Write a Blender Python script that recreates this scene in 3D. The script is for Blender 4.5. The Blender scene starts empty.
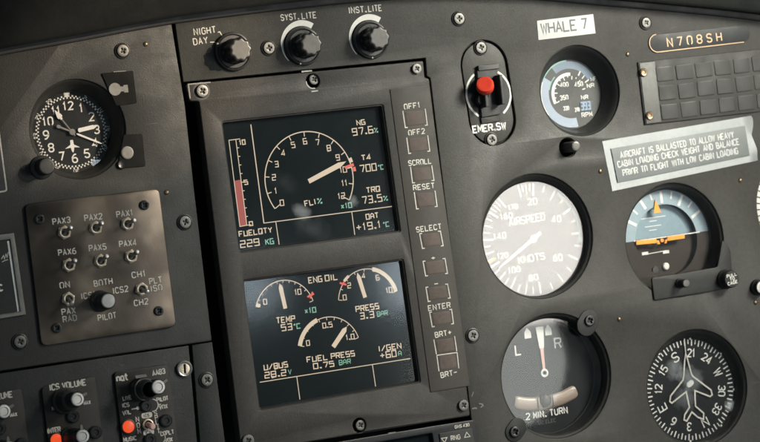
import bpy, bmesh, math, random
from mathutils import Vector, Matrix
random.seed(7)
S = bpy.context.scene
COL = S.collection
R = math.radians
MM = 0.001

# ------------------------------------------------------------------ camera
# panel coordinates: u right, v up, d out of the panel towards the viewer (mm); world = (u, -d, v)
F_PX, YAW, PITCH, ROLL, DIST = 2376.55, 0.428512, -0.0130498, -0.124938, 1.5235
_f = Vector((math.sin(YAW)*math.cos(PITCH), math.cos(YAW)*math.cos(PITCH), math.sin(PITCH)))
_r0 = Vector((math.cos(YAW), -math.sin(YAW), 0)); _u0 = _r0.cross(_f)
_r = math.cos(ROLL)*_r0 + math.sin(ROLL)*_u0
_u = -math.sin(ROLL)*_r0 + math.cos(ROLL)*_u0
CAM = -_f*DIST
cd = bpy.data.cameras.new('camera'); cam = bpy.data.objects.new('camera', cd); COL.objects.link(cam)
m = Matrix((_r, _u, -_f)).transposed().to_4x4(); m.translation = CAM
cam.matrix_world = m
cd.sensor_width = 36; cd.lens = F_PX/760*36
cd.clip_start = 0.05; cd.clip_end = 50
cd.dof.use_dof = True; cd.dof.aperture_fstop = 16.0; cd.dof.focus_distance = 1.50
S.camera = cam

def U(px, py, d=0.0):
    """a measured photo point carried onto the plane d mm in front of the panel -> (u, v) mm"""
    ray = (px-380)/F_PX*_r - (py-221)/F_PX*_u + _f
    t = (-d*MM - CAM.y)/ray.y
    p = CAM + ray*t
    return (p.x*1000, p.z*1000)

# ------------------------------------------------------------------ world, lamps, exposure
w = bpy.data.worlds.new("World"); S.world = w; w.use_nodes = True
bg = w.node_tree.nodes['Background']; bg.inputs[0].default_value = (0.72, 0.90, 1.0, 1); bg.inputs[1].default_value = 0.15
def area(name, loc, target, sx, sy, power, col):
    l = bpy.data.lights.new(name, 'AREA'); l.shape = 'RECTANGLE'; l.size = sx; l.size_y = sy; l.energy = power; l.color = col
    o = bpy.data.objects.new(name, l); COL.objects.link(o); o.location = loc
    o.rotation_euler = (Vector(target)-Vector(loc)).to_track_quat('-Z', 'Y').to_euler()
    return o
kw = area('key_window', (0.56, -0.56, 0.33), (0.14, 0, 0.03), 0.30, 0.22, 0.95, (1.0, 0.985, 0.86)); kw.data.spread = R(43)
area('side_window', (0.592, -0.90, -0.040), (0.592, 0, -0.040), 0.195, 0.175, 2.1, (1.0, 0.935, 0.88))
area('side_window_lower', (0.535, -0.90, -0.178), (0.535, 0, -0.178), 0.185, 0.185, 0.52, (0.97, 1.0, 0.94)).data.shape = 'ELLIPSE'
area('small_window_a', (0.235, -0.90, -0.062), (0.235, 0, -0.062), 0.10, 0.05, 0.15, (0.75, 0.9, 1.0))
area('small_window_b', (0.440, -0.90, -0.075), (0.44, 0, -0.075), 0.06, 0.07, 0.16, (0.75, 0.9, 1.0))
sp = bpy.data.lights.new('added_warm_wash', 'SPOT'); sp.energy = 80; sp.color = (1.0, 0.80, 0.58); sp.shadow_soft_size = 0.012  # added warm spot without a real source, brightens the upper left and the clock
spo = bpy.data.objects.new('added_warm_wash', sp); COL.objects.link(spo)
_a = U(135, 62); spo.location = (0.75, -1.0, 0.35)
_d = Vector((_a[0]*MM, 0, _a[1]*MM))-spo.location
spo.rotation_euler = _d.to_track_quat('-Z', 'Y').to_euler()
sp.spot_size = 2*math.atan(0.082/_d.length); sp.spot_blend = 0.55
S.view_settings.view_transform = 'Standard'; S.view_settings.look = 'None'
S.view_settings.exposure = 0; S.view_settings.gamma = 1
S.render.engine = 'CYCLES'; S.cycles.max_bounces = 8; S.cycles.transparent_max_bounces = 12

# ------------------------------------------------------------------ materials
def node_mat(name):
    mt = bpy.data.materials.new(name); mt.use_nodes = True
    nt = mt.node_tree; return mt, nt, nt.nodes['Principled BSDF']
def N(nt, t, **kw):
    n = nt.nodes.new(t)
    for k, v in kw.items(): setattr(n, k, v)
    return n
def noise(nt, scale, detail=3, rough=0.55, coord=None):
    n = N(nt, 'ShaderNodeTexNoise'); n.inputs['Scale'].default_value = scale
    n.inputs['Detail'].default_value = detail; n.inputs['Roughness'].default_value = rough
    if coord is None:
        g = nt.nodes.get('geo') or N(nt, 'ShaderNodeNewGeometry', name='geo'); coord = g.outputs['Position']
    nt.links.new(coord, n.inputs['Vector']); return n.outputs['Fac']
def ramp(nt, src, stops):
    r = N(nt, 'ShaderNodeValToRGB'); e = r.color_ramp.elements
    while len(e) < len(stops): e.new(0.5)
    for i, (p, c) in enumerate(stops):
        e[i].position = p; e[i].color = (c, c, c, 1) if not isinstance(c, tuple) else (*c, 1)
    nt.links.new(src, r.inputs[0]); return r.outputs[0]
def bump(nt, b, h, strength, dist):
    n = N(nt, 'ShaderNodeBump'); n.inputs['Strength'].default_value = strength; n.inputs['Distance'].default_value = dist
    nt.links.new(h, n.inputs['Height']); nt.links.new(n.outputs[0], b.inputs['Normal'])
def paint(name, col, rough=0.45, var=0.35, grain=0.5, metal=0.0, gscale=1400, dust=0.0, spec=0.5):
    """painted or plain surface with faint cloudy wear and a fine grain"""
    mt, nt, b = node_mat(name)
    c1 = tuple(x*(1-var*0.5) for x in col); c2 = tuple(x*(1+var*0.5) for x in col)
    big = noise(nt, 28, 5, 0.65)
    cr = ramp(nt, big, [(0.32, c1), (0.68, c2)])
    mo = ramp(nt, noise(nt, 330, 4, 0.7), [(0.3, 0.82), (0.7, 1.14)])
    mm = N(nt, 'ShaderNodeMix', data_type='RGBA', blend_type='MULTIPLY'); mm.inputs[0].default_value = 1.0 if var > 0.2 else 0.35
    nt.links.new(cr, mm.inputs[6]); nt.links.new(mo, mm.inputs[7]); cr = mm.outputs[2]
    if dust >= 0.05:                                           # hairline scratches, two directions
        for rz, sd in ((0.5, 0.0), (-0.9, 3.0)):
            mp = N(nt, 'ShaderNodeMapping'); mp.inputs['Rotation'].default_value = (0, rz, 0); mp.inputs['Scale'].default_value = (1.0, 1.0, 16.0); mp.inputs['Location'].default_value = (sd, sd, 0)
            nt.links.new(nt.nodes['geo'].outputs['Position'], mp.inputs[0])
            sc_ = ramp(nt, noise(nt, 55, 2, 0.5, mp.outputs[0]), [(0.72, 0.0), (0.75, 0.22)])
            ms = N(nt, 'ShaderNodeMix', data_type='RGBA'); ms.inputs[7].default_value = (0.14, 0.135, 0.125, 1)
            nt.links.new(sc_, ms.inputs[0]); nt.links.new(cr, ms.inputs[6]); cr = ms.outputs[2]
    if dust > 0:
        mx = N(nt, 'ShaderNodeMix', data_type='RGBA'); mx.inputs[7].default_value = (0.30, 0.28, 0.25, 1)
        dn = ramp(nt, noise(nt, 900, 2, 0.6), [(0.66, 0.0), (0.78, dust)])
        nt.links.new(dn, mx.inputs[0]); nt.links.new(cr, mx.inputs[6]); nt.links.new(mx.outputs[2], b.inputs['Base Color'])
    else:
        nt.links.new(cr, b.inputs['Base Color'])
    rr = ramp(nt, noise(nt, 60, 4, 0.7), [(0.3, max(0.05, rough-0.1)), (0.7, min(1, rough+0.1))])
    nt.links.new(rr, b.inputs['Roughness'])
    b.inputs['Metallic'].default_value = metal; b.inputs['Specular IOR Level'].default_value = spec
    if grain > 0: bump(nt, b, noise(nt, gscale, 3, 0.6), grain, 0.0002)
    return mt
def emit(name, col, s=1.0):
    mt, nt, b = node_mat(name)
    b.inputs['Base Color'].default_value = (0.02, 0.02, 0.02, 1)
    b.inputs['Emission Color'].default_value = (*col, 1); b.inputs['Emission Strength'].default_value = s
    return mt
def glass(name, rough=0.02, dust=0.03, smears_and_glare=(), speck=0.25, ior=1.5, film=0.0):
    """clear cover: fresnel mirror over transparency, with grime and pale patches that scatter light"""
    mt, nt, b = node_mat(name); nt.nodes.remove(b); out = nt.nodes['Material Output']
    tr = N(nt, 'ShaderNodeBsdfTransparent'); gl = N(nt, 'ShaderNodeBsdfGlossy'); gl.inputs['Roughness'].default_value = rough
    fr = N(nt, 'ShaderNodeFresnel'); gg = nt.nodes.get('geo') or N(nt, 'ShaderNodeNewGeometry', name='geo')
    io = N(nt, 'ShaderNodeMath', operation='MULTIPLY_ADD'); nt.links.new(gg.outputs['Backfacing'], io.inputs[0])   # thin sheet: same mirror from both sides
    io.inputs[1].default_value = 1/ior-ior; io.inputs[2].default_value = ior; nt.links.new(io.outputs[0], fr.inputs[0])
    m1 = N(nt, 'ShaderNodeMixShader'); nt.links.new(fr.outputs[0], m1.inputs[0]); nt.links.new(tr.outputs[0], m1.inputs[1]); nt.links.new(gl.outputs[0], m1.inputs[2])
    df = N(nt, 'ShaderNodeBsdfDiffuse'); df.inputs[0].default_value = (0.62, 0.66, 0.68, 1)
    s0_ = ramp(nt, noise(nt, 950, 2, 0.6), [(0.68, 0.0), (0.76, speck)])
    s1_ = ramp(nt, noise(nt, 22, 3, 0.6), [(0.42, 0.08), (0.62, 1.0)])
    ml = N(nt, 'ShaderNodeMath', operation='MULTIPLY'); nt.links.new(s0_, ml.inputs[0]); nt.links.new(s1_, ml.inputs[1]); sp_ = ml.outputs[0]
    cl = ramp(nt, noise(nt, 45, 5, 0.7), [(0.40, film), (0.75, film+dust)])
    add = N(nt, 'ShaderNodeMath', operation='ADD', use_clamp=True); nt.links.new(sp_, add.inputs[0]); nt.links.new(cl, add.inputs[1])
    cur = add.outputs[0]
    geo = nt.nodes['geo']
    for (px, py, rad, sx, amt) in smears_and_glare:                      # finger marks, pale patches and painted reflections: cx, cy, radius mm, stretch, strength
        u, v = px, py
        mp = N(nt, 'ShaderNodeMapping'); mp.vector_type = 'TEXTURE'
        mp.inputs['Location'].default_value = (u*MM, 0, v*MM); mp.inputs['Scale'].default_value = (rad*sx*MM, 1, rad*MM)
        mp.inputs['Rotation'].default_value = (0, R(25), 0)
        nt.links.new(geo.outputs['Position'], mp.inputs[0])
        ln = N(nt, 'ShaderNodeVectorMath', operation='LENGTH'); nt.links.new(mp.outputs[0], ln.inputs[0])
        nn = noise(nt, 120, 6, 0.75)
        a2 = N(nt, 'ShaderNodeMath', operation='ADD'); nt.links.new(ln.outputs['Value'], a2.inputs[0]); nt.links.new(nn, a2.inputs[1])
        rp = ramp(nt, a2.outputs[0], [(0.45, amt), (1.0, 0.0)])
        ad = N(nt, 'ShaderNodeMath', operation='ADD', use_clamp=True); nt.links.new(cur, ad.inputs[0]); nt.links.new(rp, ad.inputs[1]); cur = ad.outputs[0]
    m2 = N(nt, 'ShaderNodeMixShader'); nt.links.new(cur, m2.inputs[0]); nt.links.new(m1.outputs[0], m2.inputs[1]); nt.links.new(df.outputs[0], m2.inputs[2])
    nt.links.new(m2.outputs[0], out.inputs[0])
    return mt

M = {}
M['panel_left_shaded'] = paint('panel_paint_left_shaded', (0.019, 0.0193, 0.0178), 0.5, 0.30, 0.6, gscale=1000, dust=0.08, spec=0.3)  # same panel paint, darkened to put the weaker light at left into the colour
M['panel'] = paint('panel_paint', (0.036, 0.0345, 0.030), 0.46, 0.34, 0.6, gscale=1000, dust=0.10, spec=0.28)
M['panel_low_shaded'] = paint('panel_paint_low_shaded', (0.011, 0.0125, 0.0127), 0.5, 0.30, 0.6, gscale=1000, dust=0.05, spec=0.3)  # panel paint once more, darker still for the dim lower left
M['unit'] = paint('unit_paint', (0.033, 0.030, 0.0265), 0.5, 0.25, 0.6, gscale=1000, dust=0.05, spec=0.3)
M['ics'] = paint('intercom_paint', (0.024, 0.021, 0.018), 0.5, 0.25, 0.3, dust=0.05, spec=0.3)
M['strip'] = paint('keypad_paint', (0.042, 0.037, 0.032), 0.55, 0.2, 0.4, spec=0.3)
M['key'] = paint('key_rubber', (0.078, 0.058, 0.050), 0.6, 0.4, 0.3, spec=0.3)
M['shield'] = paint('glareshield_leather', (0.0095, 0.0105, 0.010), 0.85, 0.3, 0.8, gscale=700, spec=0.15)
M['backing'] = paint('backing_black', (0.006, 0.006, 0.006), 0.8, 0.2, 0)
M['tube'] = paint('black_bezel', (0.020, 0.020, 0.019), 0.5, 0.3, 0.15, dust=0.04, spec=0.3)
M['rim'] = paint('black_rim', (0.020, 0.020, 0.019), 0.42, 0.3, 0.2, dust=0.1)
M['recess'] = paint('pocket_shade_black', (0.010, 0.010, 0.010), 0.8, 0.3, 0.1, spec=0.15)  # black that puts the shade of the clock's pockets into flat plates
M['face'] = paint('dial_black', (0.008, 0.009, 0.010), 0.7, 0.2, 0, spec=0.2)
M['face_grey'] = paint('dial_grey', (0.045, 0.045, 0.043), 0.6, 0.2, 0)
M['white'] = paint('white_marking', (0.66, 0.64, 0.60), 0.6, 0.1, 0)
M['dull_white'] = paint('worn_white_marking', (0.52, 0.49, 0.44), 0.6, 0.3, 0)
M['dim'] = paint('dim_marking', (0.16, 0.15, 0.14), 0.6, 0.3, 0)
M['dark_mark'] = paint('dark_marking', (0.05, 0.05, 0.05), 0.6, 0.3, 0)
M['knob'] = paint('knob_plastic', (0.018, 0.018, 0.018), 0.35, 0.3, 0.1, dust=0.05)
M['cap'] = paint('knob_cap', (0.085, 0.080, 0.075), 0.38, 0.3, 0.1, metal=0.2)
M['rubber'] = paint('black_rubber', (0.017, 0.017, 0.017), 0.55, 0.3, 0.2)
M['steel'] = paint('screw_steel', (0.15, 0.145, 0.135), 0.5, 0.4, 0.2, metal=0.9)
M['bright'] = paint('bright_aluminium', (0.38, 0.37, 0.355), 0.42, 0.25, 0.1, metal=0.85)
M['nut'] = paint('nut_metal', (0.62, 0.52, 0.40), 0.34, 0.3, 0.1, metal=0.35)
M['black_screw'] = paint('black_screw', (0.02, 0.02, 0.02), 0.3, 0.3, 0.1, metal=0.3)
M['brass'] = paint('brass', (0.22, 0.16, 0.10), 0.4, 0.3, 0.1, metal=0.9)
M['gold'] = paint('gold_paint', (0.60, 0.40, 0.22), 0.5, 0.2, 0)
M['red'] = paint('red_button', (0.62, 0.045, 0.02), 0.42, 0.15, 0.05)
M['paper'] = paint('label_paper', (0.50, 0.50, 0.49), 0.6, 0.08, 0.1)
M['tape'] = paint('clear_tape_border', (0.345, 0.36, 0.36), 0.35, 0.2, 0.6, gscale=160)
M['teal'] = paint('placard_grey', (0.135, 0.147, 0.147), 0.45, 0.12, 0.2)
M['grey_ink'] = paint('grey_ink', (0.11, 0.11, 0.12), 0.6, 0.1, 0)
M['label_black'] = paint('plate_black', (0.018, 0.019, 0.021), 0.5, 0.3, 0.1, spec=0.3)
M['cell'] = paint('caption_cell', (0.008, 0.008, 0.0075), 0.55, 0.3, 0.1)
M['cell_frame'] = paint('caption_frame', (0.027, 0.026, 0.023), 0.55, 0.25, 0.3, spec=0.3)
M['grey_metal'] = paint('grey_strip', (0.16, 0.155, 0.145), 0.5, 0.3, 0.2, metal=0.3)
M['strip_grey'] = paint('strip_grey', (0.085, 0.085, 0.08), 0.5, 0.5, 0.3)
M['sky'] = paint('horizon_sky', (0.185, 0.265, 0.31), 0.6, 0.12, 0)
M['sky_ring'] = paint('horizon_sky_ring', (0.245, 0.32, 0.36), 0.6, 0.12, 0)
M['earth'] = paint('horizon_earth', (0.036, 0.028, 0.024), 0.7, 0.2, 0, spec=0.2)
M['orange'] = paint('orange_paint', (0.88, 0.31, 0.02), 0.5, 0.1, 0)
M['blue_band'] = paint('blue_grey_band', (0.15, 0.20, 0.26), 0.6, 0.1, 0)
M['pale_band'] = paint('pale_band', (0.30, 0.35, 0.43), 0.6, 0.1, 0)
M['mint'] = paint('mint_band', (0.20, 0.38, 0.31), 0.6, 0.1, 0)
M['tan'] = paint('tan_liquid', (0.29, 0.22, 0.175), 0.35, 0.15, 0)
M['pink'] = paint('pink_paint', (0.60, 0.36, 0.32), 0.5, 0.2, 0)
M['screen'] = paint('screen_black', (0.0028, 0.0060, 0.0072), 0.6, 0.2, 0, spec=0.05)
M['s_cream'] = emit('screen_cream', (0.66, 0.52, 0.36), 0.95)
M['s_green'] = emit('screen_green', (0.26, 0.60, 0.42), 0.70)
M['s_red'] = emit('screen_red', (0.42, 0.055, 0.045), 0.8)
M['s_hot'] = emit('screen_bright_red', (0.80, 0.08, 0.05), 0.9)
M['lamp'] = emit('orange_lamp', (1.0, 0.10, 0.022), 0.8)
M['lcd'] = emit('lcd_blue', (0.42, 0.60, 0.75), 0.8)
M['lcd_back'] = paint('lcd_backing', (0.05, 0.075, 0.10), 0.5, 0.1, 0)
# brushed switch plate: warm grey metal, reflections painted in as pale and dark patches
mt, nt, b = node_mat('switch_plate')
b.inputs['Metallic'].default_value = 0.75
nt.links.new(ramp(nt, noise(nt, 19, 3, 0.55), [(0.34, (0.030, 0.026, 0.022)), (0.50, (0.068, 0.056, 0.045)), (0.70, (0.23, 0.185, 0.145))]), b.inputs['Base Color'])
nt.links.new(ramp(nt, noise(nt, 40, 4, 0.6), [(0.3, 0.30), (0.7, 0.50)]), b.inputs['Roughness'])
bump(nt, b, noise(nt, 900, 3, 0.6), 0.25, 0.0002); M['switch_plate'] = mt

# ------------------------------------------------------------------ mesh builder (mm, panel coordinates)
class MB:
    def __init__(s): s.v = []; s.f = []
    def add(s, vs, fs):
        o = len(s.v); s.v += vs; s.f += [tuple(i+o for i in f) for f in fs]; return s
    def poly(s, pts, d):                                   # flat n-gon
        return s.add([(p[0], p[1], d) for p in pts], [tuple(range(len(pts)))])
    def prism(s, pts, d0, d1):
        n = len(pts)
        return s.add([(p[0], p[1], d0) for p in pts]+[(p[0], p[1], d1) for p in pts],
              [tuple(range(n, 2*n))]+[tuple(reversed(range(n)))]+[(i, (i+1) % n, n+(i+1) % n, n+i) for i in range(n)])
    def lathe(s, prof, c, n=48, axis=(0, 0, 1), a0=0.0, scal=None):
        """prof: (radius, height) pairs from the axis outwards/along; centre c (u,v,d)"""
        ax = Vector(axis).normalized(); q = Vector((0, 0, 1)).rotation_difference(ax); c = Vector(c)
        pr = []
        for i, p in enumerate(prof):                      # support loop keeps flat caps flat
            if i and p[0] < 1e-6 and prof[i-1][0] > 1.0: k_ = prof[i-1]; pr.append((k_[0]*0.93, k_[1]+(p[1]-k_[1])*0.07))
            pr.append(p)
        prof = pr; vs, fs = [], []; m_ = len(prof)
        for i in range(n):
            t = a0+2*math.pi*i/n
            k = scal(t) if scal else 1.0
            for (r, h) in prof:
                p = c+q @ Vector((r*k*math.cos(t), r*k*math.sin(t), h)); vs.append(tuple(p))
        for i in range(n):
            j = (i+1) % n
            for k in range(m_-1):
                if prof[k][0] < 1e-6 and prof[k+1][0] < 1e-6: continue
                fs.append((i*m_+k, i*m_+k+1, j*m_+k+1, j*m_+k))
        return s.add(vs, fs)
    def ring(s, c, r0, r1, d, a0=0, a1=360, n=64):
        """flat annulus sector, angles clockwise from up"""
        full = abs(a1-a0) >= 359.9; k = n if full else n+1
        vs = []
        for i in range(k):
            t = R(a0+(a1-a0)*i/n); x, y = math.sin(t), math.cos(t)
            q0 = r0(i/n) if callable(r0) else r0; q1 = r1(i/n) if callable(r1) else r1
            vs += [(c[0]+q0*x, c[1]+q0*y, d), (c[0]+q1*x, c[1]+q1*y, d)]
        fs = []
        for i in range(n):
            j = (i+1) % k; fs.append((2*i, 2*j, 2*j+1, 2*i+1))
        return s.add(vs, fs)
    def disc(s, c, r, d, n=32):
        return s.poly([(c[0]+r*math.cos(-2*math.pi*i/n), c[1]+r*math.sin(-2*math.pi*i/n)) for i in range(n)][::-1], d)
    def line(s, pts, w_, d, closed=False):
        """mitred ribbon; w_ may be a list of widths"""
        P = [Vector((p[0], p[1])) for p in pts]; n = len(P); vs = []
        for i in range(n):
            a = P[i-1] if (i > 0 or closed) else None; c_ = P[(i+1) % n] if (i < n-1 or closed) else None
            d0 = (P[i]-a).normalized() if a is not None else None; d1 = (c_-P[i]).normalized() if c_ is not None else None
            if d0 is None: d0 = d1
            if d1 is None: d1 = d0
            t = d0+d1
            t = t.normalized() if t.length > 1e-4 else d1
            nn = Vector((-t.y, t.x)); co = max(0.45, nn.dot(Vector((-d0.y, d0.x))))
            ww = (w_[i] if isinstance(w_, (list, tuple)) else w_)*0.5/co
            vs += [(P[i].x+nn.x*ww, P[i].y+nn.y*ww, d), (P[i].x-nn.x*ww, P[i].y-nn.y*ww, d)]
        fs = [(2*i, 2*i+1, 2*((i+1) % n)+1, 2*((i+1) % n)) for i in range(n if closed else n-1)]
        return s.add(vs, fs)
    def tick(s, c, r0, r1, ang, w_, d):
        t = R(ang); x, y = math.sin(t), math.cos(t)
        return s.line([(c[0]+r0*x, c[1]+r0*y), (c[0]+r1*x, c[1]+r1*y)], w_, d)
    def plate(s, outer, holes, d_front, thick, bev=0.4):
        """sheet with real holes and rounded edges"""
        cu = bpy.data.curves.new('tmp', 'CURVE'); cu.dimensions = '2D'; cu.fill_mode = 'BOTH'
        cu.extrude = max(0.01, thick*0.5-bev); cu.bevel_depth = bev; cu.bevel_resolution = 2; cu.offset = -bev
        for pl in [outer]+list(holes):
            sp_ = cu.splines.new('POLY'); sp_.points.add(len(pl)-1); sp_.use_cyclic_u = True
            for i, p in enumerate(pl): sp_.points[i].co = (p[0], p[1], 0, 1)
        o = bpy.data.objects.new('tmp', cu); COL.objects.link(o)
        dg = bpy.context.evaluated_depsgraph_get()
        me = bpy.data.meshes.new_from_object(o.evaluated_get(dg))
        s.add([(v.co.x, v.co.y, v.co.z+d_front-thick*0.5) for v in me.vertices], [tuple(p.vertices) for p in me.polygons])
        bpy.data.objects.remove(o); bpy.data.curves.remove(cu); bpy.data.meshes.remove(me)
        return s
    def build(s, name, mat, parent=None, origin=None, smooth=True):
        """link as one mesh object; origin (u,v,d) or the parent's own place"""
        if parent is not None: off = parent_world(parent)
        else:
            if origin is None:
                n = max(1, len(s.v)); origin = tuple(sum(v[i] for v in s.v)/n for i in range(3))
            off = Vector((origin[0]*MM, -origin[2]*MM, origin[1]*MM))
        me = bpy.data.meshes.new(name)
        me.from_pydata([tuple(Vector((v[0]*MM, -v[2]*MM, v[1]*MM))-off) for v in s.v], [], s.f)
        bm = bmesh.new(); bm.from_mesh(me); bmesh.ops.remove_doubles(bm, verts=bm.verts, dist=1e-7)
        bmesh.ops.recalc_face_normals(bm, faces=bm.faces)
        sm = Vector((0, 0, 0)); ar = 0.0
        for f in bm.faces: a_ = f.calc_area(); sm += f.normal*a_; ar += a_
        if sm.y > 0.2*ar: bmesh.ops.reverse_faces(bm, faces=bm.faces)      # open sheets face the viewer's side
        bm.to_mesh(me); bm.free()
        me.materials.append(mat)
        if smooth: me.shade_smooth(); me.set_sharp_from_angle(angle=R(35))
        o = bpy.data.objects.new(name, me); COL.objects.link(o)
        if parent is not None: o.parent = parent
        else: o.location = off
        return o
def parent_world(p):
    t = p.location.copy()
    while p.parent: p = p.parent; t += p.location
    return t
def circle(c, r, n=72): return [(c[0]+r*math.cos(2*math.pi*i/n), c[1]+r*math.sin(2*math.pi*i/n)) for i in range(n)]
def rrect(pts, r, k=5):
    """round the corners of a polygon"""
    out = []; n = len(pts)
    for i in range(n):
        p = Vector(pts[i][:2]); a = Vector(pts[i-1][:2]); b_ = Vector(pts[(i+1) % n][:2])
        da = (a-p).normalized(); db = (b_-p).normalized()
        rr = min(r, (a-p).length*0.45, (b_-p).length*0.45)
        for j in range(k+1):
            t = j/k; q = (p+da*rr)*(1-t)**2+p*2*t*(1-t)+(p+db*rr)*t*t; out.append((q.x, q.y))
    return out
def box(u0, v0, u1, v1): return [(u0, v0), (u1, v0), (u1, v1), (u0, v1)]
def Q(*pp, d=0): return [U(x, y, d) for x, y in pp]
def thing(name, label, cat, uv, d=0, group=None):
    o = bpy.data.objects.new(name, None); COL.objects.link(o); o.empty_display_size = 0.01
    o.location = (uv[0]*MM, -d*MM, uv[1]*MM); tag(o, label, cat, group); return o
def tag(o, label, cat, group=None):
    o['label'] = label; o['category'] = cat
    if group: o['group'] = group
    return o
def structure(o, label=None):
    o['kind'] = 'structure'
    if label: o['label'] = label
    return o
def dup(root, uv, d, label, group=None, rot=0.0):
    def cp(o, par):
        c = o.copy(); COL.objects.link(c)
        if par is not None: c.parent = par
        for ch in [x for x in kids.get(o, [])]: cp(ch, c)
        return c
    kids = {}
    for x in list(COL.objects):
        if x.parent: kids.setdefault(x.parent, []).append(x)
    c = cp(root, None); c.location = (uv[0]*MM, -d*MM, uv[1]*MM); c.rotation_euler = (0, rot, 0)
    c['label'] = label
    if group: c['group'] = group
    return c

# ------------------------------------------------------------------ single stroke lettering, 8 x 12 cells
GL = {
'A':"00 4c 80|14 74",'B':"00 0c 5c 7b 78 56 06|56 85 81 60 00",'C':"82 60 20 02 0a 2c 6c 8a",'D':"00 0c 5c 8a 82 50 00",'E':"80 00 0c 8c|06 66",'F':"00 0c 8c|06 66",
'G':"8a 6c 2c 0a 02 20 60 82 86 56",'H':"00 0c|80 8c|06 86",'I':"40 4c",'J':"03 20 40 63 6c",'K':"00 0c|05 8c|37 80",'L':"0c 00 80",'M':"00 0c 44 8c 80",'N':"00 0c 80 8c",
'O':"20 60 82 8a 6c 2c 0a 02 20 60",'P':"00 0c 6c 8b 87 66 06",'Q':"20 60 82 8a 6c 2c 0a 02 20 60|54 80",'R':"00 0c 6c 8b 87 66 06|56 80",'S':"02 20 60 82 84 66 26 08 0a 2c 6c 8a",
'T':"40 4c|0c 8c",'U':"0c 02 20 60 82 8c",'V':"0c 40 8c",'W':"0c 20 4a 60 8c",'X':"00 8c|0c 80",'Y':"40 46 0c|46 8c",'Z':"0c 8c 00 80",
'0':"20 60 82 8a 6c 2c 0a 02 20 60",'1':"29 4c 40",'2':"0a 2c 6c 8a 88 00 80",'3':"0a 2c 6c 8a 88 66 36|66 84 82 60 20 02",'4':"60 6c 03 83",'5':"8c 1c 07 57 85 82 60 20 02",
'6':"7c 4c 08 02 20 60 82 85 67 27 05",'7':"0c 8c 30",'8':"26 08 0a 2c 6c 8a 88 66 26 04 02 20 60 82 84 66",'9':"10 40 84 8a 6c 2c 0a 07 25 65 87",
'.':"30 50 51 31 30",',':"41 20",'+':"42 4a|06 86",'-':"06 86",'/':"00 8c",'%':"00 8c|0a 2a 2c 0c 0a|62 82 80 60 62",'"':"2a 2c|6a 6c",'n':"00 08|06 28 58 76 70",'a':"78 70 20 02 06 28 78",'t':"3c 32 50 70|08 78",
'o':"2c 4c 4a 2a 2c",'x':"11 79|19 71",'d':"1b 73 1b",
}
SQ = {'0':"00 80 8c 0c 00 80",'2':"0c 8c 86 06 00 80",'3':"0c 8c 80 00|16 86",'5':"8c 0c 07 87 80 00",'6':"8c 0c 00 80 86 06",'8':"00 0c 8c 80 00 80|06 86",'9':"00 80 8c 0c 06 86",'7':"0c 8c 8a 40",
'O':"00 80 8c 0c 00 80",'U':"0c 00 80 8c",'G':"8c 0c 00 80 86 46",'S':"00 80 86 06 0c 8c",'D':"10 60 82 8a 6c 1c|2c 20",'C':"80 00 0c 8c",'B':"00 0c 8c 80 00 80|06 86",'Q':"00 80 8c 0c 00 80|54 92",'A':"00 09 3c 5c 89 80|05 85",'P':"00 0c 8c 86 06",'R':"00 0c 8c 86 06|46 80"}
def hx(ch): return int(ch, 16)
def smooth_pl(pl):
    out = [pl[0]]
    for i in range(1, len(pl)-1):
        a, p, b_ = Vector(pl[i-1]), Vector(pl[i]), Vector(pl[i+1])
        if (p-a).length < 1e-6 or (b_-p).length < 1e-6: continue
        if (p-a).angle(b_-p) < R(62):
            k0 = min(0.34*(p-a).length, 1.4); k1 = min(0.34*(b_-p).length, 1.4)
            out += [tuple(p+(a-p).normalized()*k0), tuple(p*0.6+(p+(a-p).normalized()*k0)*0.2+(p+(b_-p).normalized()*k1)*0.2), tuple(p+(b_-p).normalized()*k1)]
        else: out.append(tuple(p))
    out.append(pl[-1]); return out
def text_units(t, gap=4.0):
    x = 0; adv = []
    for ch in t:
        wd = {' ': 6, 'I': 2.5, '.': 3, ',': 3, '1': 5.0, 'o': 3.5, '"': 6}.get(ch, 8)
        adv.append((x, wd)); x += wd+gap
    return adv, x-gap
def put_text(mb, t, o, width, height, wgt, d, rot=0.0, sq=False, gap=4.0, italic=0.0):
    """text with left end of its baseline at o=(u,v), spread over width mm"""
    adv, tot = text_units(t, gap); sx = width/max(tot, 1e-6); sy = height/12.0
    cr, sr = math.cos(rot), math.sin(rot); k = 0
    for (x0, wd), ch in zip(adv, t):
        g = (SQ.get(ch) if sq else None) or GL.get(ch)
        if not g: continue
        shift = {'I': -2.75, '.': -2.5, ',': -2.0, '1': -1.5, 'o': -1.2}.get(ch, 0.0)
        for stk in g.split('|'):
            pl = [(hx(p[0]), hx(p[1])) for p in stk.split()]
            if not sq: pl = smooth_pl(pl)
            pts = []
            for (gx, gy) in pl:
                a, b_ = (x0+shift+gx+italic*gy)*sx, gy*sy
                pts.append((o[0]+a*cr-b_*sr, o[1]+a*sr+b_*cr))
            mb.line(pts, wgt, d+0.012*(k % 4)); k += 1
    return mb
def ltext(mb, t, p0, p1, hpx, wgt, d, sq=False, gap=4.0):
    """baseline from photo point p0 to p1, cap height in photo pixels"""
    a = U(*p0, d); b_ = U(*p1, d); h = U(p0[0], p0[1]-hpx, d)[1]-a[1]
    wd = math.hypot(b_[0]-a[0], b_[1]-a[1]); rot = math.atan2(b_[1]-a[1], b_[0]-a[0])
    return put_text(mb, t, a, wd-wgt*0.5, h, wgt, d, rot, sq, gap)
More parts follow.
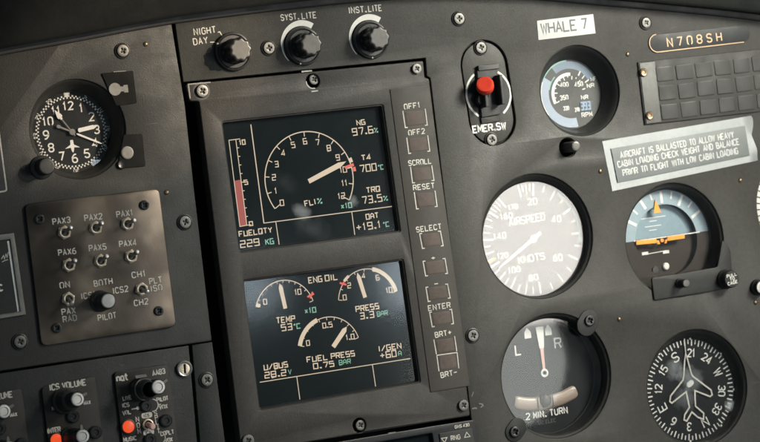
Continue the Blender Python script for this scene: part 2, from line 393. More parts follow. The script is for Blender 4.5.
def ctext(mb, t, c, h, wgt, d, rot=0.0, asp=0.62, sq=False, gap=4.0):
    """centred text of cap height h"""
    _, tot = text_units(t, gap); wd = tot/8.0*h*asp
    cr, sr = math.cos(rot), math.sin(rot)
    o = (c[0]-wd/2*cr+h/2*sr, c[1]-wd/2*sr-h/2*cr)
    return put_text(mb, t, o, wd, h, wgt, d, rot, sq, gap)

# ================================================================== THE PANEL SHEETS
gauges = {   # centre of the panel hole, hole radius, dial centre, dial depth, dial radius
 'clock': (U(78, 129), 30.4, U(71.7, 132, -13), 13.0, 24.6),
 'tach': (U(580, 90.5), 30.5, U(570.7, 93.7, -13), 13.0, 23.3),
 'asi': (U(538, 236.3), 41.5, U(532.8, 238.9, -8), 8.0, 38.0),
 'ai': (U(675, 240), 38.9, U(667, 240, -10.5), 10.5, 34.3),
 'turn': (U(556.5, 376), 41.5, U(543.8, 376.5, -15), 15.0, 37.4),
 'hsi': (U(697.5, 388), 39.9, U(690.7, 390, -9), 9.0, 35.6),
 'alt': (U(806, 205), 41.0, U(800, 207, -8), 8.0, 37.5),
}
g = gauges
def stadium(p_top, p_bot, r, n=20):
    a = math.atan2(p_top[1]-p_bot[1], p_top[0]-p_bot[0])
    return [(p_top[0]+r*math.cos(a-math.pi/2+math.pi*i/n), p_top[1]+r*math.sin(a-math.pi/2+math.pi*i/n)) for i in range(n+1)] + \
           [(p_bot[0]+r*math.cos(a+math.pi/2+math.pi*i/n), p_bot[1]+r*math.sin(a+math.pi/2+math.pi*i/n)) for i in range(n+1)]
em_t, em_b = U(484.5, 66), U(492.5, 119)
pk = U(568, 147.5)                                          # hole of the small push knob
ax0 = U(637, 62.2); ax1 = U(644, 125)                       # caption panel left edge

left_outer = Q((-190, -90), (155, -90), (171, 20), (185, 105), (193.8, 186), (203, 265), (212, 341), (60, 362.5), (0, 371.2), (-190, 399))
o = MB().plate(rrect(left_outer, 1.5), [circle(g['clock'][0], g['clock'][1])], 0, 3.0, 0.5).build('instrument_panel', M['panel_left_shaded'])
structure(o, 'left section of the black instrument panel around the clock')
main_outer = Q((158, -90), (174.6, 20), (183.4, 82), (425.6, 57.8), (427, 76), (430.3, 77.8), (470.9, 415), (479, 470), (515, 640), (960, 640), (960, -120))
holes = [circle(g[k][0], g[k][1]) for k in ('tach', 'asi', 'ai', 'turn', 'hsi', 'alt')]
holes += [stadium(em_t, em_b, 17.3), circle(pk, 6.6, 32)]
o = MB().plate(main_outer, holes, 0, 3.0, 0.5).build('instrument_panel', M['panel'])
structure(o, 'main section of the black instrument panel carrying the round dials')
o = MB().plate(Q((-190, 402), (0, 373.6), (189, 345.6), (197.5, 442), (214, 620), (-190, 640)), [], -0.6, 3.0, 0.4).build('instrument_panel', M['panel_low_shaded'])
structure(o, 'lower left section of the black instrument panel around the intercom units')
o = MB().plate(Q((192, 345.2), (212.2, 342.2), (225.2, 442), (249, 620), (217, 620), (200, 442)), [], 0, 3.0, 0.4).build('instrument_panel', M['panel_low_shaded'])
structure(o, 'narrow upright strip of the black instrument panel beside the display unit')
o = MB().prism(Q((-240, -140), (1000, -140), (1000, 700), (-240, 700), d=-60), -64, -60).build('panel_backing', M['backing'], smooth=False)
structure(o, 'dark space behind the instrument panel')

# ------------------------------------------------------------------ glareshield over the panel
lip = [(-190, 100), (-90, 71), (0, 49), (85, 33.5), (171, 17.5), (238, 8.5), (306, 0.5), (380, -6.5), (450, -10), (530, -8.5), (618, -1), (690, 5.5), (760, 13), (860, 27), (960, 42)]
crv = [U(x, y, 14) for x, y in lip]
def dense(pts, n=6):
    out = []
    for i in range(len(pts)-1):
        p0 = Vector(pts[max(0, i-1)]); p1 = Vector(pts[i]); p2 = Vector(pts[i+1]); p3 = Vector(pts[min(len(pts)-1, i+2)])
        for j in range(n):
            t = j/n; q = 0.5*((2*p1)+(p2-p0)*t+(2*p0-5*p1+4*p2-p3)*t*t+(3*p1-p0-3*p2+p3)*t**3); out.append(tuple(q))
    out.append(pts[-1]); return out
crv = dense(crv)
prof = [(0.4, 1.2), (10, 0.2), (13, 0), (14.2, 0.8), (14.8, 2.2), (15, 6), (14.5, 25), (12, 45), (4, 58), (-20, 66), (-80, 70)]
vs, fs = [], []
for (u, v) in crv: vs += [(u, v+dv, d) for d, dv in prof]
k = len(prof)
for i in range(len(crv)-1):
    for j in range(k-1): fs.append((i*k+j, i*k+j+1, (i+1)*k+j+1, (i+1)*k+j))
gs = MB().add(vs, fs).build('glareshield', M['shield'], origin=(0, 140, 0))
tag(gs, 'dark padded glareshield hood curving over the top of the panel', 'glareshield')
seam = MB().line([(u, v+9) for u, v in crv], 0.5, 15.0)
mold = []
for i in range(len(crv)): pass
# edge trim that shuts the gap between hood and panel
tv, tf = [], []
for (u, v) in crv: tv += [(u, v+dv, d) for d, dv in ((0.1, -3.2), (2.4, -3.0), (3.0, -2.0), (3.0, 1.0), (0.1, 1.6))]
for i in range(len(crv)-1):
    for j in range(4): tf.append((i*5+j, i*5+j+1, (i+1)*5+j+1, (i+1)*5+j))
MB().add(tv, tf).build('edge_trim', M['rubber'], gs)

# ================================================================== SCREWS AND RIVETS
def cross(c, a, w_, rot):
    pts = []
    for q in range(4):
        t = rot+q*math.pi/2
        for (x, y) in ((a, -w_), (a, w_), (w_, w_)): pts.append((c[0]+x*math.cos(t)-y*math.sin(t), c[1]+x*math.sin(t)+y*math.cos(t)))
    return pts
def make_screw(uv, label, head_mat, r=3.8, rw=4.9, washer=True, d=0.0, group='cross-head panel screws', cat='screw'):
    t = thing('panel_screw', label, cat, uv, d, group)
    mb = MB()
    mb.plate(circle(uv, r, 40), [cross(uv, r*0.50, r*0.13, 0.5)], d+1.7, 1.3, 0.3); mb.build('head', head_mat, t)
    MB().disc(uv, r*0.7, d+0.9).build('slot', M['rim'], t)
    if washer: MB().lathe([(r*0.85, 0.25), (rw-0.5, 0.9), (rw, 0.7), (rw+0.15, 0.05)], (uv[0], uv[1], d), 40).build('washer', M['rim'], t)
    return t
s0 = make_screw(U(122.2, 50.8), 'steel cross-head screw above the keyhole bracket of the clock', M['steel'])
for (p, d, lab, rot) in [
    ((184.6, 222.2), 0, 'steel cross-head screw right of the six-switch audio plate', 0.9),
    ((19.6, 341.8), 0, 'steel cross-head screw below the metal framed card at the left edge', 0.2),
    ((206.3, 380), 0, 'steel cross-head screw on the narrow upright strip', 1.3),
    ((268.2, 48), 0, 'steel cross-head screw between the NIGHT DAY knob and the SYST LITE knob', 0.4),
    ((458.3, 18.7), 0, 'steel cross-head screw high up, above left of the emergency switch plate', 0.6),
    ((472.3, 335.7), 0, 'steel cross-head screw right of the BRT+ key on the bare panel', 0.1),
    ]:
    dup(s0, U(*p), d, lab, rot=rot)
make_screw(U(645.3, 22.8), 'dull dark screw above the left end of the N708SH plate', M['grey_metal'], 3.4, 4.8)
rv = thing('rivet', 'small rivet right of the upper left screw, above the keyhole bracket', 'rivet', U(145.6, 44), 0, 'small panel rivets')
MB().lathe([(0.0, 0.9), (0.9, 0.75), (1.5, 0.3), (1.6, 0.02)], (*U(145.6, 44), 0), 20).build('rivet_head', M['brass'], rv)
for p, lab in [((627.6, 54.3), 'small brass rivet up left of the caption panel'), ((600.2, 171.2), 'small brass rivet left of the ballast placard'),
               ((740.3, 180.4), 'small brass rivet under the right end of the ballast placard'), ((619.2, 319.5), 'small rivet between the turn dial lug and the compass dial'),
               ((755.4, 302.6), 'small rivet at the right edge above the compass dial'), ((166.5, 192.5), 'tiny rivet beside the top right corner of the switch plate')]:
    dup(rv, U(*p), 0, lab)

# quarter-turn fastener
c = U(184.3, 368.9); t = thing('quarter_turn_fastener', 'round slotted quarter-turn fastener with shiny rim above right of the orange-lamp unit', 'fastener', c)
MB().lathe([(3.2, 0.3), (3.7, 1.2), (4.4, 1.5), (5.0, 1.0), (5.1, -0.5)], (*c, 0), 40).build('rim', M['bright'], t)
MB().plate(circle(c, 3.4, 32), [[(c[0]+x, c[1]+y) for x, y in ((-0.9, -2.8), (0.5, -2.8), (0.9, 2.8), (-0.5, 2.8))]], 0.9, 0.9, 0.2).build('slotted_head', M['nut'], t)
MB().disc(c, 3.3, 0.1).build('slot', M['backing'], t)

# ================================================================== LIGHTING KNOBS
def scallop(n, a): return lambda t: 1+a*math.cos(n*t)
def lit_knob(pbase, label, texts, arc, ptr):
    c = U(*pbase); t = thing('rotary_knob', label, 'knob', c, 0, 'panel lighting knobs')
    MB().lathe([(12.3, 0.02), (12.3, 1.6), (11.9, 2.6), (11.0, 2.9), (10.2, 2.2), (8.2, 2.2), (7.8, 3.4), (7.2, 4.0)], (*c, 0), 56).build('skirt', M['knob'], t)
    MB().lathe([(7.6, 3.0), (7.5, 13.5), (7.1, 14.6), (6.3, 15.0)], (*c, 0), 108, scal=scallop(9, 0.065)).build('grip', M['knob'], t)
    MB().lathe([(6.4, 14.95), (5.9, 15.15), (0, 15.15)], (*c, 0), 108, scal=scallop(9, 0.065)).build('cap', M['cap'], t)
    a = R(ptr); mb = MB(); mb.tick(c, 11.0, 12.2, ptr, 1.0, 3.0); mb.build('pointer_mark', M['grey_metal'], t)
    return t
lit_knob((232.3, 51.8), 'black scalloped knob beside the NIGHT and DAY marks', None, None, 300)
lit_knob((302.4, 46.3), 'black scalloped knob below the words SYST LITE', None, None, 200)
lit_knob((370, 40), 'black scalloped knob below the words INST LITE', None, None, 185)
W = 0.64
def paintmark(mb, label): tag(mb.build('panel_lettering', M['dull_white']), label, 'lettering', 'white lettering for the lighting knobs')
mb = MB(); ltext(mb, 'NIGHT', (194.5, 35), (216.3, 32.3), 6.2, W, 0.05); mb.line(Q((217.8, 32.3), (219.7, 31.6), (223, 37)), W, 0.05); paintmark(mb, 'white painted word NIGHT with a short index line')
mb = MB(); ltext(mb, 'DAY', (194, 44.8), (208.3, 42.8), 6.2, W, 0.05); mb.line(Q((210.2, 42), (214.5, 42), (219.3, 45.3)), W, 0.05); paintmark(mb, 'white painted word DAY with a short index line')
mb = MB(); ltext(mb, 'SYST.', (281.3, 20.4), (299.5, 18.9), 5.8, W, 0.05); ltext(mb, 'LITE', (302.3, 18.7), (316.8, 17.5), 5.8, W, 0.05); paintmark(mb, 'white painted words SYST LITE')
mb = MB(); ltext(mb, 'INST.', (349.2, 13.2), (367, 11.7), 5.8, W, 0.05); ltext(mb, 'LITE', (368.8, 11.5), (382.2, 10.4), 5.8, W, 0.05); paintmark(mb, 'white painted words INST LITE')
for p, wd_ in (((302.4, 46.3), 'SYST'), ((370, 40), 'INST')):
    mb = MB(); mb.ring(U(*p), 13.1, lambda f: 13.5+3.3*min(1, f*1.25), 0.05, 232, 395)
    tag(mb.build('brightness_wedge', M['white']), 'white curved wedge painted around the knob under '+wd_+' LITE', 'marking', 'white brightness wedges')

# ================================================================== CLOCK
def instrument(key, name, label, cat, lip_r=0.0):
    hc, Rh, dc, dep, rd = g[key]
    t = thing(name, label, cat, hc, 0)
    hx_, hy_ = hc
    # funnel from the panel opening down to the dial, axis drifting from hole centre to dial centre
    prof = [(Rh+0.9, -1.6), (Rh-0.4, -1.2), (Rh-1.6, -2.0), (Rh-1.6-0.35*(Rh-rd-1.6), -2.0-0.35*(dep-2)), (rd+0.9, -dep+2.0), (rd+0.1, -dep+1.2), (rd+0.1, -dep-1.0)]
    n = 96; vs = []; m_ = len(prof)
    for i in range(n):
        a = 2*math.pi*i/n
        for r_, h in prof:
            k_ = min(1, max(0, (-h-1.6)/(dep-2.8))); cx = hx_+(dc[0]-hx_)*k_; cy = hy_+(dc[1]-hy_)*k_
            vs.append((cx+r_*math.cos(a), cy+r_*math.sin(a), h))
    fs = [(i*m_+k, i*m_+k+1, ((i+1) % n)*m_+k+1, ((i+1) % n)*m_+k) for i in range(n) for k in range(m_-1)]
    MB().add(vs, fs).build('bezel', M['tube'], t)
    return t, dc, -dep, rd
def cover(t, dc, d, rd, mat, dome=0.6):
    MB().lathe([(0, d+dome), (rd*0.4, d+dome*0.84), (rd*0.75, d+dome*0.44), (rd*1.0, d)], (dc[0], dc[1], 0), 64).build('glass_cover', mat, t)

t, c, d, rd = instrument('clock', 'panel_clock', 'black round clock with white numerals and a small aeroplane emblem', 'clock')
MB().disc(c, rd+0.6, d-0.6, 64).build('dial', M['face'], t)
mb = MB(); dd = d-0.5
for i in range(60):
    mb.tick(c, 20.6, 21.6, i*6, 0.9, dd); mb.tick(c, 21.7, 22.7, i*6+3, 0.9, dd)
for i in range(1, 13):
    a = R(i*30); h = 4.9 if i not in (10, 11, 12) else 4.7
    ctext(mb, str(i), (c[0]+16.2*math.sin(a), c[1]+16.2*math.cos(a)), h, 0.85, dd, 0, 0.62)
for i in range(12):
    a = R(i*30); ctext(mb, str(i*5 if i else 60), (c[0]+23.9*math.sin(a), c[1]+23.9*math.cos(a)), 1.9, 0.34, dd, -a, 0.7)
mb.poly([(c[0]-1.6, c[1]+24.4), (c[0]+1.6, c[1]+24.4), (c[0], c[1]+20.4)], dd+0.06)
# emblem: small aeroplane below the pivot
e = (c[0]-0.6, c[1]-8.2)
mb.poly([(e[0]+x, e[1]+y) for x, y in ((-0.9, 3.4), (0.9, 3.4), (1.2, -1.0), (0.6, -3.4), (0, -4.4), (-0.6, -3.4), (-1.2, -1.0))], dd+0.05)
mb.poly([(e[0]+x, e[1]+y) for x, y in ((-4.8, -1.6), (-1.0, 0.6), (1.0, 0.6), (4.8, -1.6), (1.0, -1.2), (-1.0, -1.2))], dd+0.09)
mb.build('markings', M['white'], t)
mb = MB()
def hand(mb, c, ang, prof, d):
    a = R(ang); x, y = math.sin(a), math.cos(a)
    pts = [(c[0]+r*x-w_*y, c[1]+r*y+w_*x) for r, w_ in prof]+[(c[0]+r*x+w_*y, c[1]+r*y-w_*x) for r, w_ in reversed(prof)]
    mb.prism(pts, d, d+0.3)
hand(mb, c, 83, [(4.0, 0.6), (4.6, 1.25), (14.0, 1.25), (16.4, 0.2)], d+0.3); mb.build('hour_hand', M['white'], t)
mb = MB(); hand(mb, c, 117, [(3.0, 0.25), (4.5, 0.6), (17.5, 0.5), (21.0, 0.12)], d+0.7); mb.build('minute_hand', M['white'], t)
mb = MB(); hand(mb, c, 327, [(11.2, 1.5), (12.5, 1.7), (17.0, 0.15)], d+0.7); hand(mb, c, 327, [(10.0, 0.7), (12.0, 0.7)], d+0.75); mb.build('alarm_hand', M['white'], t)
mb = MB(); hand(mb, c, 327, [(-3, 0.35), (11.0, 0.35)], d+0.7); hand(mb, c, 297, [(-2, 0.45), (8, 0.5), (8.5, 1.0), (10, 1.0), (10.4, 0.4)], d+1.05)
mb.lathe([(1.9, d+0.2), (1.9, d+1.5), (0, d+1.6)], (*c, 0), 24); mb.build('hub', M['dim'], t)
cover(t, c, d+1.9, rd, glass('clock_glass', 0.03, 0.02, speck=0.10), 1.2)
# setting knob at the lower left
k = U(41.8, 167.2); mb = MB()
mb.lathe([(7.2, -3), (7.2, 1), (6.4, 1.6), (5.3, 2.0), (5.3, 10), (4.6, 11)], (*k, 0), 36); mb.build('setting_knob', M['rubber'], t)
MB().lathe([(4.7, 10.95), (4.2, 11.3), (0, 11.4)], (*k, 0), 36).build('knob_cap', M['cap'], t)
# shaded pockets behind the bezel, put on as flat dark plates
def rest(ps, d0, d1, nm, mat): return MB().prism(Q(*ps), d0, d1).build(nm, mat, t)
MB().plate(rrect(Q((101, 73.2), (132.6, 70.8), (136.6, 103), (116, 106)), 1.0), [], 0.9, 0.8, 0.2).build('pocket', M['recess'], t)
MB().line(Q((113, 71.8), (125.5, 71)), 0.5, 0.96).build('pocket_edge', M['grey_metal'], t)
mb = MB(); p = U(114.6, 89.3); mb.disc(p, 3.9, 1.0); mb.line(Q((115, 89.3), (123.5, 88.9)), 3.0, 1.05); mb.line(Q((123.3, 88.9), (127.5, 88.5)), 4.6, 1.1); mb.build('keyhole', M['grey_metal'], t)
MB().plate(rrect(Q((123.5, 134.6), (142, 133.8), (145.2, 166.2), (117, 168.6)), 1.0), [], 0.9, 0.8, 0.2).build('pocket', M['recess'], t)
MB().lathe([(4.1, 0.9), (3.9, 1.7), (3.3, 1.9), (0, 1.9)], (*U(126.6, 152.8), 0), 36).build('pocket_stud', M['grey_metal'], t)
MB().lathe([(0, 1.4), (1.5, 1.4), (2.6, 1.8), (3.0, 0.9)], (*U(121.5, 164.3), 0), 24).build('pocket_screw', M['black_screw'], t)

# ================================================================== AUDIO SWITCH PLATE
ac = U(100, 268)
t = thing('audio_switch_plate', 'patchy metal plate with six PAX toggle switches and a PILOT selector', 'switch panel', ac)
pts = rrect(Q((23.8, 204.2), (158, 188.8), (175.3, 326.6), (40.9, 346.2)), 4.0)
MB().plate(pts, [], 1.9, 1.9, 0.45).build('plate', M['switch_plate'], t)
D0 = 1.95
def toggle(p, tip, tname=True):
    q = U(*p, D0); mb = MB()
    mb.lathe([(4.3, D0), (4.3, D0+0.7), (3.8, D0+0.9)], (*q, 0), 6, a0=0.3)
    mb.lathe([(3.75, D0+0.7), (3.6, D0+1.8), (3.1, D0+2.2), (2.5, D0+2.1), (2.3, D0+0.6)], (*q, 0), 32)
    b_ = mb.build('toggle_switch', M['nut'], t)
    MB().disc(q, 2.4, D0+0.9).build('boot', M['rubber'], b_)
    e = U(*tip, D0+9.5); ax = Vector((e[0]-q[0], e[1]-q[1], 9.2)); L = ax.length
    MB().lathe([(0.0, 0), (0.85, 0), (1.0, L*0.3), (1.45, L*0.86), (1.3, L*0.97), (0.7, L), (0, L)], (q[0], q[1], D0+0.6), 20, axis=ax).build('lever', M['bright'], b_)
for p, tp in [((64.2, 232.4), (71.2, 227)), ((95.3, 227.9), (102.3, 222.6)), ((127.1, 224), (134.6, 219.8)), ((68.6, 265.2), (75.4, 260)), ((100.2, 260.9), (107, 255.8)), ((130.8, 256.4), (137.4, 251.4)), ((68.2, 299), (71.8, 303.6)), ((141.3, 289.3), (147.8, 292.3))]:
    toggle(p, tp)
q = U(99.8, 301.2, D0); ks = MB()
ks.lathe([(6.6, D0), (6.6, D0+2), (5.6, D0+3), (5.2, D0+15), (4.6, D0+16)], (*q, 0), 40)
a = R(-20); kx = lambda x, y: (q[0]+x*math.cos(a)-y*math.sin(a), q[1]+x*math.sin(a)+y*math.cos(a))
ks.prism([kx(-6.4, -2.0), kx(0, -3.4), kx(0, 3.4), kx(-6.4, 2.0)], D0+0.1, D0+9)
kp = ks.build('selector_knob', M['rubber'], t)
MB().lathe([(4.4, D0+16), (4.4, D0+16.6), (3.9, D0+17), (0, D0+17.1)], (*q, 0), 36).build('knob_cap', M['bright'], kp)
for p in [(39.3, 219.2), (144.2, 205.2), (56.6, 328.2), (158.8, 311)]:
    q = U(*p, D0); x = MB().plate(circle(q, 3.0, 32), [cross(q, 1.6, 0.45, 0.7)], D0+1.1, 1.0, 0.3); h = x.build('plate_screw', M['black_screw'], t)
    MB().disc(q, 2.2, D0+0.3).build('slot', M['backing'], h)
mb = MB(); W = 0.62
for s_, a, b_ in [('PAX3', (53.2, 224.6), (70.8, 222.2)), ('PAX2', (85, 220.9), (102.8, 218.8)), ('PAX1', (117.1, 217.3), (133.4, 215)), ('PAX6', (58.8, 255.6), (76.5, 253.5)), ('PAX5', (89.5, 251.2), (106.8, 249.1)), ('PAX4', (119.8, 247), (136.9, 244.9)),
                 ('ON', (60.4, 288.4), (70.2, 286.9)), ('BOTH', (94.6, 286.5), (113, 283.6)), ('CH1', (132.4, 278), (146.2, 276)), ('PLT', (150, 284.2), (162.4, 282)), ('ISO', (151.2, 291.6), (162.6, 289.7)), ('CH2', (134.7, 306), (148.8, 303.8)),
                 ('ICS2', (113.4, 293.8), (128.7, 291.2)), ('PAX', (62.3, 315), (76.1, 313)), ('RAD', (63.5, 322.4), (77.3, 320.2)), ('PILOT', (98.5, 320.8), (116.8, 317.8))]:
    ltext(mb, s_, a, b_, 5.6, W, D0+0.05)
ltext(mb, 'ICS1', (81.6, 299.2), (96.2, 297), 5.6, W, D0+0.05)
mb.build('lettering', M['dull_white'], t)

# ================================================================== ENGINE DISPLAY UNIT
dcent = U(335, 250)
disp = thing('engine_display', 'grey engine display unit with two lit screens and a column of keys', 'display unit', dcent)
H = 2.0
def op(tl, tr, br, bl): return Q(tl, tr, br, bl, d=H)
scr1 = op((221.8, 121.6), (383.2, 104.3), (400.8, 231.8), (239.6, 252.8)); scr2 = op((243.2, 280.3), (403.6, 259.2), (420.8, 382.5), (259.8, 410.6))
outer = Q((185.8, 84), (423.4, 60.5), (424.8, 77.5), (429.2, 78.5), (470.3, 416), (248, 452), (241, 448), (199.2, 101), (189.5, 101), d=H)
notch = []
for p in ((313, 81), (359.6, 425.4)): notch.append(circle(U(*p, H), 4.6, 28))
MB().plate(rrect(outer, 1.6), [rrect(scr1, 1.6), rrect(scr2, 1.6)]+notch, H, 9.0, 0.7).build('faceplate', M['unit'], disp)
MB().prism(Q((205, 92), (420, 70), (466, 410), (250, 440)), -9, -7.2).build('housing', M['backing'], disp, smooth=False)
SD = -3.2                                                   # depth of the screens
def rim(pts, nm):                                           # dark sloped inner frame round a screen
    a = rrect(pts, 1.6); cx = sum(p[0] for p in a)/len(a); cy = sum(p[1] for p in a)/len(a); vs = []
    hw = (max(p[0] for p in a)-min(p[0] for p in a))/2; hh = (max(p[1] for p in a)-min(p[1] for p in a))/2
    def ins(p, k): return (cx+(p[0]-cx)*(hw-k)/hw, cy+(p[1]-cy)*(hh-k)/hh)
    n = len(a)
    for k_, d_ in ((-0.2, H-1.0), (0.5, H-1.0), (1.5, SD-0.4)): vs += [(*ins(p, k_), d_) for p in a]
    fs = [(r_*n+i, r_*n+(i+1) % n, (r_+1)*n+(i+1) % n, (r_+1)*n+i) for r_ in range(2) for i in range(n)]
    MB().add(vs, fs).build(nm, M['tube'], disp)
rim(scr1, 'screen_frame'); rim(scr2, 'screen_frame')
E1 = SD+0.05
def ext(pts, k):
    cx = sum(p[0] for p in pts)/4; cy = sum(p[1] for p in pts)/4
    return [(cx+(p[0]-cx)*k, cy+(p[1]-cy)*k) for p in pts]
screen1 = MB().poly(ext(scr1, 1.01), SD).build('screen', M['screen'], disp, smooth=False)
screen2 = MB().poly(ext(scr2, 1.01), SD).build('screen', M['screen'], disp, smooth=False)
GD = SD+1.2
sm1 = [(*U(302.5, 211, GD), 11, 1.5, 0.34), (*U(353.5, 201.5, GD), 9, 0.9, 0.24), (*U(312, 228, GD), 17, 1.9, 0.05), (*U(285, 183, GD), 14, 1.5, 0.025), (*U(378, 236, GD), 12, 2.2, 0.05)]
sm2 = [(*U(262, 292, GD), 14, 1.3, 0.07), (*U(395, 295, GD), 16, 1.0, 0.05), (*U(272, 314, GD), 8, 2.2, 0.03)]  # the two upper corner patches paint reflections into the glass
MB().poly(ext(scr1, 1.01), GD).build('screen_glass', glass('screen_glass_upper', 0.09, 0.003, sm1, 0.2), disp, smooth=False)
MB().poly(ext(scr2, 1.01), GD).build('screen_glass', glass('screen_glass_lower', 0.11, 0.004, sm2, 0.26), disp, smooth=False)
cr, gr, rd_, ht = MB(), MB(), MB(), MB(); W = 0.66
def T(t_, a, b_, h, mb=None, w_=W): ltext(mb or cr, t_, a, b_, h*0.86, w_, E1, sq=True, gap=3.6)
# upper screen
cr.line(Q((250.8, 124.4), (263.9, 223.3), d=E1), W, E1); cr.line(Q((263.9, 223.1), (392.6, 206.3), d=E1), W*0.8, E1+0.02)
cr.line(Q((275.8, 222), (279.2, 244.6), d=E1), W*0.8, E1); cr.line(Q((351.8, 212), (354.8, 234.8), d=E1), W*0.8, E1)
b0, b1, b2, b3 = (228.9, 140.2), (235.8, 139.3), (246.8, 225.2), (239.9, 226.5)
cr.line(Q(b0, b1, b2, b3, d=E1), W*0.75, E1, True)
lerp = lambda a, b_, t_: (a[0]+(b_[0]-a[0])*t_, a[1]+(b_[1]-a[1])*t_)
rd_.poly(Q(lerp(b0, b3, 0.47), lerp(b1, b2, 0.47), b2, b3, d=E1), E1-0.02)
for i in range(11):
    p = lerp(b1, b2, i/10); L = 4.2 if i in (0, 5, 10) else 2.2
    cr.line(Q(p, (p[0]+L, p[1]-L*0.12), d=E1), W*0.75, E1+0.03)
T('10', (239.8, 144.8), (245.8, 144.0), 5.2); T('5', (244.4, 184.6), (248.3, 184.1), 5); T('0', (249.6, 225.8), (253.3, 225.3), 4.6)
T('FUELQTY', (239.4, 236.6), (272.6, 232.2), 5.9); T('229', (240.8, 247.6), (259.8, 245), 7.6); T('KG', (266, 244.6), (274.2, 243.5), 6, gr)
def ang_r(p, c):
    q = U(*p, E1); return math.degrees(math.atan2(q[0]-c[0], q[1]-c[1])) % 360, math.hypot(q[0]-c[0], q[1]-c[1])
def circ3(a, b_, c_):
    (x1, y1), (x2, y2), (x3, y3) = U(*a, E1), U(*b_, E1), U(*c_, E1)
    dn = 2*(x1*(y2-y3)+x2*(y3-y1)+x3*(y1-y2))
    ux = ((x1*x1+y1*y1)*(y2-y3)+(x2*x2+y2*y2)*(y3-y1)+(x3*x3+y3*y3)*(y1-y2))/dn
    uy = ((x1*x1+y1*y1)*(x3-x2)+(x2*x2+y2*y2)*(x1-x3)+(x3*x3+y3*y3)*(x2-x1))/dn
    return (ux, uy), math.hypot(x1-ux, y1-uy)
def dial(pa, pt, pb, nums, ntick, w_=W, rnum=0.80, hnum=3.6, sub=0, tl=0.10):
    c_, r_ = circ3(pa, pt, pb); a0, _ = ang_r(pa, c_); a1, _ = ang_r(pb, c_)
    if a1 < a0: a1 += 360
    cr.ring(c_, r_-w_/2, r_+w_/2, E1, a0, a1, 72)
    for i in range(ntick+1):
        cr.tick(c_, r_*(1-tl*(1.6 if i in (0, ntick) else 1)), r_-w_/2, a0+(a1-a0)*i/ntick, w_*0.85, E1+0.03)
    for f, s_ in nums:
        a = R(a0+(a1-a0)*f); ctext(cr, s_, (c_[0]+r_*rnum*math.sin(a), c_[1]+r_*rnum*math.cos(a)), hnum, W*0.85, E1, 0, 0.66, True, 3.0)
    return c_, r_, a0, a1
c_, r_, a0, a1 = dial((275, 208.7), (302.7, 131.8), (349.3, 200), [(i/12, str(i)) for i in range(13)], 12, W, 0.80, 3.5)
def needle(c_, p0, p1, w0, w1):
    q0, q1 = Vector(U(*p0, E1)), Vector(U(*p1, E1)); x = (q1-q0).normalized(); n = Vector((-x.y, x.x)); L = (q1-q0).length
    cr.poly([tuple(q0+n*w0/2), tuple(q0-n*w0/2), tuple(q0+x*L*0.82-n*w1/2), tuple(q1), tuple(q0+x*L*0.82+n*w1/2)], E1+0.05)
needle(c_, (308.6, 181.4), (346.2, 161.3), 3.0, 3.4)
fa = a0+(a1-a0)*0.79
cr.ring(c_, r_-0.4, r_+2.2, E1+0.02, fa-0.5, fa+5, 8); ht.ring(c_, r_-4.6, r_+2.0, E1+0.07, fa+6.5, fa+10, 8); ht.ring(c_, r_+0.6, r_+2.6, E1+0.07, fa+11, fa+16, 8)
T('FLI', (305.3, 206.2), (316.3, 203.9), 6); T('%', (318, 203.6), (322.4, 203), 5.6, gr); T('x10', (341.3, 208.8), (352.3, 207.2), 5.6, gr)
T('NG', (357.2, 125.2), (365.6, 124), 5.4); T('97.6', (353, 135.4), (373.6, 132.6), 7.8); T('%', (374.8, 132.5), (378.2, 132), 5, gr, 0.55)
T('T4', (361.9, 160.2), (371.2, 159), 5.6); T('700', (360.5, 172.2), (377, 170), 7.8); T('oC', (378.6, 169.6), (384, 168.9), 5, gr, 0.6)
T('TRQ', (366.9, 192.8), (380.3, 191), 5.8); T('73.5', (362.8, 203.8), (382.6, 201), 8); T('%', (384, 200.6), (388, 200), 5, gr, 0.6)
T('OAT', (366.5, 219.4), (379, 217.4), 5.8); T('+19.1', (357, 231), (381.4, 227.4), 7.8); T('oC', (383.6, 226.8), (389.6, 226), 5, gr, 0.6)
# lower screen
T('ENG', (309, 283.2), (322.5, 281.4), 6.4); T('OIL', (325.5, 281), (338, 279.4), 6.4)
c_, r_, a0, a1 = dial((256.3, 306.4), (282.8, 280.4), (313, 300.8), [(0.10, '0'), (0.46, '5'), (0.76, '10')], 12, W*0.8, 0.76, 3.2, tl=0.08)
cr.ring(c_, r_-2.6, r_+0.4, E1+0.02, a0-1, a0+6, 6); needle(c_, (285.4, 308.6), (279.6, 283.4), 2.6, 2.8)
f = a0+(a1-a0)*0.93; mb_c = (c_[0]+r_*math.sin(R(f)), c_[1]+r_*math.cos(R(f)))
ht.line([(mb_c[0]-2.4, mb_c[1]-0.6), (mb_c[0]+2.4, mb_c[1]+0.9)], 1.2, E1+0.07); ht.line([(mb_c[0]-0.6, mb_c[1]-1.8), (mb_c[0]+1.6, mb_c[1]+2.2)], 1.0, E1+0.09)
T('x10', (305, 313.6), (316.4, 312), 5.6, gr); T('TEMP', (276.8, 323.4), (295.4, 321.2), 6.4); T('53', (281.8, 331), (292.6, 329.4), 7); T('oC', (294.2, 329), (301, 328), 5.4, gr, 0.65)
c_, r_, a0, a1 = dial((338.6, 300.2), (365.5, 269), (395.8, 291.6), [(0.04, '0'), (0.22, '2'), (0.48, '4'), (0.70, '6'), (0.95, '10')], 8, W*0.8, 0.80, 3.2, tl=0.08)
cr.ring(c_, r_-1.2, r_+1.4, E1+0.02, a0+(a1-a0)*0.60, a1, 30); needle(c_, (365.2, 297.6), (357.2, 272.6), 2.6, 2.8)
